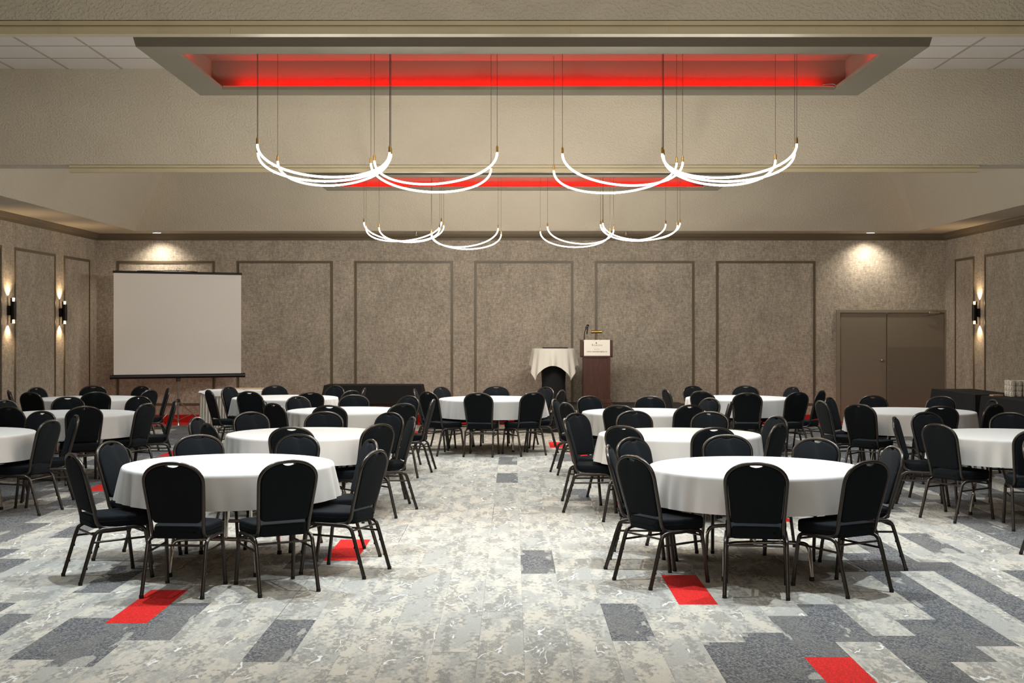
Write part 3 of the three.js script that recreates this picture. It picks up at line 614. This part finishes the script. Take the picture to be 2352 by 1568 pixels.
function settle() {
  for (let it = 0; it < 120; it++) {
    let moved = 0;
    for (let i = 0; i < seats.length; i++) for (let j = i + 1; j < seats.length; j++) {
      const a = seats[i], b = seats[j]; if (Math.hypot(a.cx - b.cx, a.cz - b.cz) > 0.8) continue;
      const r = apart(a, b); if (!r) continue; moved++;
      const m = r[0] * 0.3 + 0.001; a.X += r[1][0] * m; a.Z -= r[1][1] * m; b.X -= r[1][0] * m; b.Z += r[1][1] * m; aim(a); aim(b);
    }
    for (const c of seats) { const d = Math.hypot(c.X - c.tx, c.Z - c.tz); if (d < c.near[0]) { const k = c.near[0] / d; c.X = c.tx + (c.X - c.tx) * k; c.Z = c.tz + (c.Z - c.tz) * k; aim(c); } }
    if (!moved) break;
  }
  const byLabel = {};
  for (const s of seats) { s.text = s.label || 'black banquet chair ' + sideWords(s.X - s.tx, s.Z - s.tz) + ' at ' + s.where; (byLabel[s.text] ||= []).push(s); }
  for (const l of Object.values(byLabel)) if (l.length === 2) { l.sort((a, b) => b.Z - a.Z); l[0].text = l[0].text.replace('black banquet', 'foremost black'); l[1].text = l[1].text.replace('black banquet', 'rearmost black'); }
  for (const s of seats) {
    const c = chairProto.clone(); c.name = numbered('banquet_chair'); scene.add(c); c.position.set(s.cx, 0, s.cz); c.rotation.y = s.th;
    tag(c, s.text, 'chair', s.label ? null : 'chairs at ' + s.where);
  }
}
const tables = [
  ['rearmost screen-side aisle table', -2.157, 9.74, 0.0, [[164.8, 1039.5], [250.6, 1013.5], [394.5, 1059.8], [455, 996.6], [687.5, 995.5], [665, 1057.7], [854, 1008], [865.6, 1032]]],
  ['rearmost door-side aisle table', 1.81, 9.52, 0.0, [[1396.7, 1020.8], [1452, 1044.4], [1448.8, 1003.7], [1672, 997], [1738, 1060.3], [1885, 1006], [1996.7, 1056], [2042.6, 1030.6]]],
  ['middle screen-side aisle table', -2.018, 12.6, 0.3, [[449.7, 957], [476.5, 971], [574.7, 944.7], [753, 944], [669, 974.8], [891, 946.7], [872, 969.7], [946, 956.4]]],
  ['middle door-side aisle table', 1.637, 12.54, 0.2, [[1297, 959.7], [1321, 947.8], [1431, 972.5], [1455, 941.8], [1632, 944], [1642.4, 977], [1786.8, 954.6], [1791, 967.7]]],
  ['foremost screen-side aisle table', -2.06, 16.2, 0.1, [[624.5, 923.8], [608, 919], [687, 909.7], [809.4, 907], [755.9, 929.4], [939.5, 909], [925.5, 925.6], [995.7, 916]]],
  ['foremost door-side aisle table', 1.658, 15.9, 0.0, [[1275, 915.7], [1297, 923], [1352, 908.5], [1493.6, 909], [1422, 929], [1583, 927.9], [1633.5, 913.6], [1675, 921]]],
  ['table by the white sideboard', -3.43, 19.3, 0.4, [[479, 894.4], [525, 888], [572, 897.8], [630.9, 884.7], [715, 899.5], [771, 885.5], [805.6, 895.7], [837.5, 890]]],
  ['table ending the aisle', -0.30, 19.0, 0.0, [[955.5, 892], [982, 898.7], [1007.6, 889.3], [1098, 900.8], [1139.4, 886.2], [1227.6, 899.3], [1255, 889.3], [1289, 895]]],
  ['table between lectern and doors', 3.40, 19.2, 0.2, [[1540, 892.7], [1590, 886], [1599, 896.3], [1715, 885.5], [1717, 900.8], [1819.5, 889], [1839, 899.6], [1882, 896.3]]],
  ['table beside the black buffet', 5.0, 16.06, 0.3, [[1885, 918.7], [1904, 911.3], [1973, 926.9], [2003.8, 909], [2163.6, 911.3], [2162, 932.8], [2282, 920], [2287, 926.7]]],
  ['rearmost table near the buffet', 4.88, 12.44, 1.2, [[2053.6, 956], [2125.5, 945], [2153, 970], [2320.6, 946], [2385, 985]]],
  ['second table before the screen', -5.4, 15.6, 1.0, [[156, 909.6], [321.4, 908.7], [202, 931], [335, 923.6], [399.5, 918], [9, 917.6], [20, 931.4]]],
  ['third table before the screen', -5.55, 12.63, 0.9, [[98, 943], [120.5, 962.7], [171.9, 952]]],
  ['table before the projection screen', -6.32, 19.1, 0.5, [[19, 895], [82.6, 890.5], [69, 899.7], [218.8, 886.3], [219.9, 899], [325.9, 888.6], [347, 894], [379.5, 888.8]]],
];
tables.forEach(([where, x, z, turn, chairs]) => chairs.forEach(([p, y]) => putChair(p, y, x, z, where)));
putChair(2362, 1006, 5.05, 9.6, '', [0.93, 1.4], 'black banquet chair alone behind the rearmost buffet-side table');   // of the next table, only just in the frame
settle();
tables.forEach(([where, x, z, turn], i) => {
  const t = [tableWide, tableMid, tableNarrow][Math.min(i, 2)].clone(); t.name = numbered('round_folding_table'); scene.add(t); t.position.set(x, 0, -z); t.rotation.y = i < 2 ? 0 : turn;
  tag(t, 'folding table with chrome legs, the ' + where.replace(/^table /, 'one '), 'table', 'round folding tables');
  const c = new THREE.Mesh(cloths[i % 4], M.cloth); c.name = numbered('round_tablecloth'); c.castShadow = c.receiveShadow = true; scene.add(c); c.position.set(x, 0, -z); c.rotation.y = (i % 2 ? Math.PI : 0) + turn * 0.6;
  tag(c, 'white round cloth draped over the ' + where, 'tablecloth', 'white round tablecloths');
});

// ------------------------------------------------------------------ projection screen on a tripod
{
  const t = thing('projection_screen', 'white pull-up projection screen on a chrome tripod', 'projection screen', [-6.235, 0, -23.85], 0.42);
  // local: x to the screen's right, z to the viewer
  const W = 2.33, y0 = 0.955, y1 = 2.83;
  part('fabric', lbox(W, y1 - y0, 0.004, 0, (y0 + y1) / 2, 0.03), M.screen, t);
  const top = part('top_bar', [new THREE.CylinderGeometry(0.022, 0.022, W + 0.03, 16).rotateZ(Math.PI / 2).translate(0, y1 + 0.012, 0.03)], M.blackPlastic, t);
  part('end_pin', new THREE.CylinderGeometry(0.008, 0.008, 0.06, 10).rotateZ(Math.PI / 2).translate(-W / 2 - 0.04, y1 + 0.012, 0.03), M.steel, top);
  part('handle', tube([V(-0.75, y1 + 0.036, 0.03), V(-0.35, y1 + 0.044, 0.03), V(0.0, y1 + 0.05, 0.03), V(0.35, y1 + 0.036, 0.03)], 0.008, 20, 6), M.blackPlastic, top);
  const cs = part('roller_case', [new THREE.CylinderGeometry(0.04, 0.04, W + 0.10, 20).rotateZ(Math.PI / 2).translate(0, y0 - 0.036, 0.03)], M.blackPlastic, t);
  for (const s of [-1, 1]) part('end_cap', new THREE.CylinderGeometry(0.045, 0.045, 0.02, 20).rotateZ(Math.PI / 2).translate(s * (W / 2 + 0.06), y0 - 0.036, 0.03), M.blackPlastic, cs);
  part('hook', [new THREE.TorusGeometry(0.03, 0.006, 8, 20, 4.6).translate(0, y1 + 0.075, 0.0), cyl(0.01, 0.01, 0.05, 0, y1 + 0.03, 0, 8)], M.steel, t);
  part('mast', [cyl(0.016, 0.016, 0.92, 0, 0.03, -0.03, 14), cyl(0.011, 0.011, y1 + 0.05 - 0.9, 0, 0.9, -0.03, 12)], M.chrome, t);
  part('mast_clamp', rbox(0.08, 0.09, 0.07, 0.01, 0, y0 - 0.09, -0.01), M.blackPlastic, t);
  part('collar', rbox(0.07, 0.06, 0.07, 0.012, 0, 0.46, -0.03), M.blackPlastic, t);
  part('foot', [cyl(0.035, 0.02, 0.05, 0, 0, -0.03, 16)], M.chrome, t);
  for (const a of [0.35, 2.6, 4.4]) {
    const e = V(Math.cos(a) * 0.5, 0.012, -0.03 + Math.sin(a) * 0.5);
    const leg = part('leg', bar(V(0, 0.46, -0.03), e, 0.011, 10), M.chrome, t);
    part('rubber_foot', new THREE.SphereGeometry(0.018, 10, 8).translate(e.x, 0.018, e.z), M.rubber, leg);
    part('strut', bar(V(0, 0.09, -0.03), V(e.x * 0.55, 0.215, -0.03 + (e.z + 0.03) * 0.55), 0.007, 8), M.chrome, t);
  }
}

// ------------------------------------------------------------------ stage
const ST = 0.39;
{
  const t = thing('stage', 'low black platform stage with skirt against the end wall', 'stage');
  for (const [a, b] of [[0.5, 1.985], [1.995, 3.2]]) {
    part('deck', box(a, b, ST - 0.03, ST, 22.18, ZB - 0.06), M.stageTop, t);
    part('edge_trim', [box(a, b, ST - 0.042, ST - 0.002, 22.165, 22.18)], M.stageTrim, t);
  }
  const s = new THREE.Shape(); const pts = []; for (let i = 0; i <= 120; i++) pts.push([0.5 + 2.7 * i / 120, 0.014 * Math.sin(i * 1.25) + 0.006 * Math.sin(i * 0.37)]);
  const pos = [], idx = []; pts.forEach(([x, o]) => { pos.push(x, ST - 0.045, -(22.2 - o * 0.3)); pos.push(x, 0.004, -(22.2 - o)); }); for (let i = 0; i < 120; i++) idx.push(2 * i, 2 * i + 1, 2 * i + 2, 2 * i + 2, 2 * i + 1, 2 * i + 3);
  const g = new THREE.BufferGeometry(); g.setAttribute('position', new THREE.Float32BufferAttribute(pos, 3)); g.setAttribute('uv', new THREE.Float32BufferAttribute(new Float32Array(pos.length / 3 * 2), 2)); g.setIndex(idx); g.computeVertexNormals();
  part('skirt', g, M.black, t);
  part('side_skirt', box(0.5, 0.51, 0.004, ST - 0.03, 22.2, ZB - 0.06), M.black, t); part('side_skirt', box(3.19, 3.2, 0.004, ST - 0.03, 22.2, ZB - 0.06), M.black, t);
  for (const x of [0.7, 1.9, 2.1, 3.0]) for (const z of [22.5, 24.2]) part('leg', cyl(0.02, 0.02, ST - 0.03, x, 0, -z, 8), M.steel, t);
}

// ------------------------------------------------------------------ lectern with sign, lamp and microphone
{
  const Z = 23.2, x = (1371 - CX) * Z / F, t = thing('lectern', 'dark wooden lectern standing on the stage', 'lectern', [x, ST, -Z], 0);
  const wc = 0.49, d = 0.40;
  part('column', metricUV(lbox(wc, 0.84, d, 0, 0.12 + 0.42, -d / 2)), M.wood, t);
  for (const s of [-1, 1]) part('stile', metricUV(lbox(0.055, 0.84, 0.014, s * (wc / 2 - 0.028), 0.54, 0.007)), M.wood, t);
  part('panel_rail', metricUV(lbox(wc - 0.115, 0.05, 0.012, 0, 0.935, 0.006)), M.wood, t);
  part('base', [metricUV(rbox(0.60, 0.05, 0.50, 0.006, 0, 0.025, -d / 2 + 0.02)), metricUV(rbox(0.56, 0.045, 0.47, 0.008, 0, 0.072, -d / 2 + 0.02)), metricUV(rbox(0.53, 0.03, 0.44, 0.006, 0, 0.108, -d / 2 + 0.02))], M.wood, t);
  part('top_box', [metricUV(lbox(0.57, 0.03, 0.46, 0, 0.905, -d / 2)), metricUV(lbox(0.035, 0.30, 0.46, -0.268, 1.055, -d / 2)), metricUV(lbox(0.035, 0.30, 0.46, 0.268, 1.055, -d / 2)), metricUV(lbox(0.50, 0.27, 0.02, 0, 1.04, 0.005)), metricUV(lbox(0.50, 0.02, 0.40, 0, 1.13, -d / 2))], M.wood, t);
  // sign
  const cv = document.createElement('canvas'); cv.width = 940; cv.height = 580; const c = cv.getContext('2d');
  c.fillStyle = '#f1ece1'; c.fillRect(0, 0, 940, 580); c.fillStyle = '#4c463e'; c.textAlign = 'center'; c.textBaseline = 'alphabetic';
  c.beginPath(); c.arc(452, 112, 30, 0, Math.PI * 2); c.fill(); c.fillStyle = '#f1ece1'; c.beginPath(); c.arc(478, 104, 22, 0, Math.PI * 2); c.fill(); c.fillStyle = '#8c5a3c'; c.beginPath(); c.moveTo(462, 120); c.lineTo(486, 132); c.lineTo(464, 138); c.fill();
  c.fillStyle = '#4f4a42';
  const spaced = (str, x0, y, sizes, font, gap) => { let w = 0; const ws = [...str].map((ch, i) => { c.font = sizes(i) + font; const q = c.measureText(ch).width; w += q + gap; return q; }); let xx = x0 - (w - gap) / 2; c.textAlign = 'left'; [...str].forEach((ch, i) => { c.font = sizes(i) + font; c.fillText(ch, xx, y); xx += ws[i] + gap; }); };
  spaced('RAMADA', 470, 222, i => i ? '78px' : '104px', ' sans-serif', 13);
  c.fillStyle = '#c9a06a'; spaced('PLAZA', 470, 266, () => '24px', ' sans-serif', 24);
  c.fillStyle = '#6a5f50'; spaced('REGINA', 470, 352, () => 'bold 36px', ' serif', 10);
  c.fillStyle = '#54483a'; c.textAlign = 'center'; c.font = 'bold 70px serif'; c.fillText('www.ramadaregina.ca', 470, 452, 730);
  c.fillStyle = '#b9a98c'; c.fillRect(340, 24, 76, 8); c.fillRect(550, 24, 56, 8);
  const tx = new THREE.CanvasTexture(cv); tx.colorSpace = THREE.SRGBColorSpace;
  const sg = part('sign_board', lbox(0.47, 0.288, 0.008, 0, 1.065, 0.022), M.sign, t);
  const face = new THREE.PlaneGeometry(0.468, 0.286).translate(0, 1.065, 0.0268);
  part('sign_print', face, std({ map: tx, roughness: 0.6 }), sg);
  // reading lamp
  const l = thing('reading_lamp', 'brass tube reading lamp on the lectern', 'lamp', [x - 0.002, ST + 1.1415, -Z - 0.12], 0);
  part('stem', [cyl(0.006, 0.006, 0.20, 0, 0, 0, 10), cyl(0.03, 0.026, 0.012, 0, 0, 0, 18)], M.brass, l);
  part('shade', new THREE.CylinderGeometry(0.027, 0.027, 0.19, 20).rotateZ(Math.PI / 2 + 0.03).translate(0, 0.215, 0.01), M.brass, l);
  for (const s of [-1, 1]) part('shade_end', new THREE.CylinderGeometry(0.0285, 0.0285, 0.008, 20).rotateZ(Math.PI / 2 + 0.03).translate(s * 0.094, 0.215 + s * 0.003, 0.01), M.brassSatin, l);
  // microphone
  const m = thing('gooseneck_microphone', 'black gooseneck microphone on the lectern', 'microphone', [x - 0.225, ST + 1.1415, -Z - 0.10], 0);
  part('neck', tube([V(0, 0, 0), V(0, 0.1, 0), V(0.008, 0.2, 0.005), V(0.03, 0.275, 0.02)], 0.008, 20, 8), M.blackPlastic, m);
  part('holder', [rbox(0.035, 0.05, 0.035, 0.008, 0.036, 0.285, 0.02)], M.blackPlastic, m);
  part('handle', bar(V(0.048, 0.17, 0.03), V(0.062, 0.305, 0.03), 0.012, 12), M.blackPlastic, m);
  part('grille', new THREE.SphereGeometry(0.026, 16, 12).translate(0.064, 0.325, 0.03), M.rubber, m);
  part('grille_ring', new THREE.TorusGeometry(0.024, 0.004, 8, 20).rotateX(Math.PI / 2).translate(0.063, 0.312, 0.03), M.steel, m);
}

// ------------------------------------------------------------------ cocktail table with white overlay
{
  const Z = 23.25, x = (1271.5 - CX) * Z / F, t = thing('cocktail_table', 'tall cocktail table in a black stretch cover on the stage', 'table', [x, ST, -Z], 0);
  const H = 1.052, R = 0.39;
  part('top', cyl(R, R, 0.025, 0, H - 0.03, 0, 48), M.plywood, t);
  part('stretch_cover', new THREE.LatheGeometry([[0.30, 0.0], [0.26, 0.05], [0.222, 0.2], [0.212, 0.42], [0.225, 0.62], [0.27, 0.82], [0.35, 0.97], [0.385, H - 0.03]].map(p => new THREE.Vector2(...p)), 40), M.black, t);
  // square cloth: distance from centre to hem depends on direction
  const S = 0.70, NA = 144, D = 16, pos = [], idx = [], ph = 0.06;
  for (let i = 0; i < NA; i++) {
    const th = i / NA * 2 * Math.PI, q = th - ph, m = Math.max(Math.abs(Math.cos(q)), Math.abs(Math.sin(q))), reach = Math.min(S / m, S * 1.40), drop = reach - R;
    const corner = step(0.93, 0.72, m);
    [0, 0.5, 0.97, 1].forEach(r => pos.push(Math.cos(th) * r * R, H + 0.002, Math.sin(th) * r * R));
    for (let j = 1; j <= D; j++) { const e = j / D, f = Math.sin(12 * th + 1) * 0.5 + Math.sin(19 * th + 2) * 0.3, rad = R + 0.008 + e * (0.03 + 0.05 * corner + 0.042 * f); pos.push(Math.cos(th) * rad, H - 0.004 - e * drop * 0.97, Math.sin(th) * rad); }
  }
  const C = 4 + D; for (let i = 0; i < NA; i++) for (let j = 0; j < C - 1; j++) { const a = i * C + j, b = ((i + 1) % NA) * C + j; idx.push(a, b, a + 1, b, b + 1, a + 1); }
  const g = new THREE.BufferGeometry(); g.setAttribute('position', new THREE.Float32BufferAttribute(pos, 3)); g.setAttribute('uv', new THREE.Float32BufferAttribute(new Float32Array(pos.length / 3 * 2), 2)); g.setIndex(idx); g.computeVertexNormals();
  const c = whole('square_tablecloth', g, M.clothCream, 'white square cloth with hanging points over the cocktail table', 'tablecloth'); c.position.set(x, ST, -Z);
  const tr = whole('serving_tray', [rbox(0.46, 0.012, 0.30, 0.005, 0, 0.006, 0), lbox(0.46, 0.016, 0.012, 0, 0.010, 0.148), lbox(0.46, 0.016, 0.012, 0, 0.010, -0.148)], M.blackPlastic, 'flat black tray on the cocktail table', 'tray'); tr.position.set(x + 0.03, ST + H + 0.003, -Z);
}

// ------------------------------------------------------------------ black draped table by the end wall
function drapedTable(name, x0, x1, Z0, Z1, hem, mat, label, category, slope = 0.02, folds = 0) {
  const t = thing(name, label, category, [(x0 + x1) / 2, 0, -(Z0 + Z1) / 2]);
  const w = (x1 - x0) / 2, d = Math.abs(Z1 - Z0) / 2, H = 0.76;
  part('tabletop', lbox(2 * w - 0.02, 0.025, 2 * d - 0.02, 0, H - 0.016, 0), M.plywood, t);
  for (const sx of [-1, 1]) for (const sz of [-1, 1]) part('leg', cyl(0.014, 0.014, H - 0.03, sx * (w - 0.12), 0, sz * (d - 0.1), 8), M.blackPlastic, t);
  // perimeter walk
  const per = [], n1 = 60, n2 = 24;
  const walk = (ax, az, bx_, bz, n, nx, nz) => { for (let i = 0; i < n; i++) { const s = i / n; per.push([ax + (bx_ - ax) * s, az + (bz - az) * s, nx, nz, s]); } };
  walk(-w, d, w, d, n1, 0, 1); walk(w, d, w, -d, n2, 1, 0); walk(w, -d, -w, -d, n1, 0, -1); walk(-w, -d, -w, d, n2, -1, 0);
  const N = per.length, pos = [], idx = [], D = 8; seed = Math.round(x0 * 100 + 5000);
  const p1 = rr(0, 6), p2 = rr(0, 6);
  per.forEach(([x, z, nx, nz, s], i) => {
    const c = Math.pow(Math.abs(2 * s - 1), 6);      // corners gather outwards
    const f = folds * (Math.sin(i * 0.9 + p1) * 0.6 + Math.sin(i * 0.43 + p2) * 0.5);
    pos.push(x, H + 0.002, z);
    for (let j = 1; j <= D; j++) { const e = j / D, o = 0.004 + e * (slope + slope * 1.2 * c) + f * e; pos.push(x + nx * o + Math.sign(x) * c * e * slope, H + 0.002 - e * (H - hem), z + nz * o + Math.sign(z) * c * e * slope); }
  });
  const C = D + 1; for (let i = 0; i < N; i++) for (let j = 0; j < D; j++) { const a = i * C + j, b = ((i + 1) % N) * C + j; idx.push(a, a + 1, b, b, a + 1, b + 1); }
  const top = pos.length / 3; pos.push(0, H + 0.002, 0); for (let i = 0; i < N; i++) idx.push(top, i * C, ((i + 1) % N) * C);
  let g = new THREE.BufferGeometry(); g.setAttribute('position', new THREE.Float32BufferAttribute(pos, 3)); g.setAttribute('uv', new THREE.Float32BufferAttribute(new Float32Array(pos.length / 3 * 2), 2)); g.setIndex(idx); g = toCreasedNormals(g, 0.8);
  const c = whole(name === 'buffet_table' ? 'buffet_cloth' : 'table_drape', g, mat, label.replace(/^(.*?) table/, (m, a) => a + ' cloth over the table').slice(0, 110), 'tablecloth'); c.position.copy(t.position);
  return t;
}
drapedTable('side_table', -3.46, -1.68, 23.45, 24.15, 0.44, M.black, 'black draped table against the end wall beside stage', 'table', 0.03, 0.004);
drapedTable('buffet_table', 7.25, 7.97, 20.02, 22.1, 0.12, M.black, 'long black draped buffet table nearest the double doors', 'table', 0.02, 0.012);
drapedTable('buffet_table', 7.27, 7.99, 17.5, 19.82, 0.12, M.black, 'long black draped buffet table carrying the stacked mugs', 'table', 0.02, 0.012);

// white sideboard with a gathered skirt
{
  const x0 = -5.07, x1 = -3.95, Z0 = 20.75, Z1 = 21.45, H = 0.76;
  const t = thing('sideboard_table', 'white skirted sideboard table behind the banquet chairs', 'table', [(x0 + x1) / 2, 0, -(Z0 + Z1) / 2]);
  const w = (x1 - x0) / 2, d = (Z1 - Z0) / 2;
  part('tabletop', lbox(2 * w - 0.02, 0.025, 2 * d - 0.02, 0, H - 0.016, 0), M.plywood, t);
  const pos = [], idx = [], per = []; const n1 = 150, n2 = 90;
  const walk = (ax, az, bx_, bz, n, nx, nz) => { for (let i = 0; i < n; i++) { const s = i / n; per.push([ax + (bx_ - ax) * s, az + (bz - az) * s, nx, nz]); } };
  walk(-w, d, w, d, n1, 0, 1); walk(w, d, w, -d, n2, 1, 0); walk(w, -d, -w, -d, n1, 0, -1); walk(-w, -d, -w, d, n2, -1, 0);
  per.forEach(([x, z, nx, nz], i) => { for (let j = 0; j <= 6; j++) { const e = j / 6, f = (0.004 + 0.016 * e) * Math.sin(i * 1.05 + 0.7 * Math.sin(i * 0.21)) + 0.02 * e; pos.push(x + nx * (0.006 + f), H - 0.02 - e * (H - 0.03), z + nz * (0.006 + f)); } });
  const N = per.length; for (let i = 0; i < N; i++) for (let j = 0; j < 6; j++) { const a = i * 7 + j, b = ((i + 1) % N) * 7 + j; idx.push(a, a + 1, b, b, a + 1, b + 1); }
  const g = new THREE.BufferGeometry(); g.setAttribute('position', new THREE.Float32BufferAttribute(pos, 3)); g.setAttribute('uv', new THREE.Float32BufferAttribute(new Float32Array(pos.length / 3 * 2), 2)); g.setIndex(idx); g.computeVertexNormals();
  part('skirt', g, M.clothCream, t);
  // rumpled top cloth with a gathered swag at the edge
  const NX = 60, NZ = 30, p2 = [], i2 = [];
  for (let i = 0; i <= NX; i++) for (let j = 0; j <= NZ; j++) { const u = i / NX, v = j / NZ, x = -w - 0.03 + (2 * w + 0.06) * u, z = -d - 0.03 + (2 * d + 0.06) * v; const edge = Math.min(u, 1 - u, v * 0.7, (1 - v) * 0.7); let y = H + 0.006 + 0.020 * fbm(x * 9 + 20, z * 9 + 20, 256, 256, 3) + 0.03 * Math.exp(-edge * 40) * (0.4 + fbm(x * 14 + 40, z * 14 + 40, 256, 256, 2)); if (edge < 0.012) y -= 0.07 + 0.03 * Math.sin(x * 9 + z * 11); p2.push(x, y, z); }
  for (let i = 0; i < NX; i++) for (let j = 0; j < NZ; j++) { const a = i * (NZ + 1) + j, b = a + NZ + 1; i2.push(a, a + 1, b, b, a + 1, b + 1); }
  const g2 = new THREE.BufferGeometry(); g2.setAttribute('position', new THREE.Float32BufferAttribute(p2, 3)); g2.setAttribute('uv', new THREE.Float32BufferAttribute(new Float32Array(p2.length / 3 * 2), 2)); g2.setIndex(i2); g2.computeVertexNormals();
  const c = whole('rumpled_cloth', g2, M.cloth, 'rumpled white cloth bunched on the skirted sideboard', 'tablecloth'); c.position.copy(t.position);
  const b = whole('serving_board', rbox(0.62, 0.02, 0.12, 0.006), M.kraft, 'tan board lying on the rumpled white cloth', 'board'); b.position.set(-4.25, H + 0.055, -21.0); b.rotation.y = 0.05;
}

// ------------------------------------------------------------------ mugs and napkins on the buffet
{
  const prof = [[0, 0.004], [0.030, 0.002], [0.034, 0.0], [0.038, 0.008], [0.041, 0.03], [0.042, 0.079], [0.0405, 0.081], [0.039, 0.079], [0.038, 0.03], [0.034, 0.010], [0, 0.009]].map(p => new THREE.Vector2(...p));
  const bodyG = new THREE.LatheGeometry(prof, 24), hG = new THREE.TorusGeometry(0.021, 0.0055, 8, 16, Math.PI).rotateZ(-Math.PI / 2).translate(0.040, 0.041, 0);
  const layer = ['bottom', 'middle', 'top'];
  for (let k = 0; k < 3; k++) for (let i = 0; i < 4; i++) for (let j = 0; j < 3; j++) {
    const t = thing('coffee_mug', 'white coffee mug in the ' + layer[k] + ' layer stacked on black buffet', 'mug', [7.60 + i * 0.1, 0.764 + k * 0.0825, -(19.62 - j * 0.1)], Math.PI * (1.21 + 0.08 * hash(i + 3 * k, j + 7)), 'mugs in the ' + layer[k] + ' layer');
    part('body', bodyG, M.mug, t); part('handle', hG, M.mug, t);
  }
  const n = whole('napkin_stack', [rbox(0.17, 0.012, 0.12, 0.004, 0, 0.006, 0), rbox(0.165, 0.012, 0.115, 0.004, 0.004, 0.018, 0.002)], M.kraft, 'small stack of tan napkins beside the stacked mugs', 'napkins'); n.position.set(7.42, 0.764, -19.6); n.rotation.y = 0.15;
}

renderer.render(scene, camera);
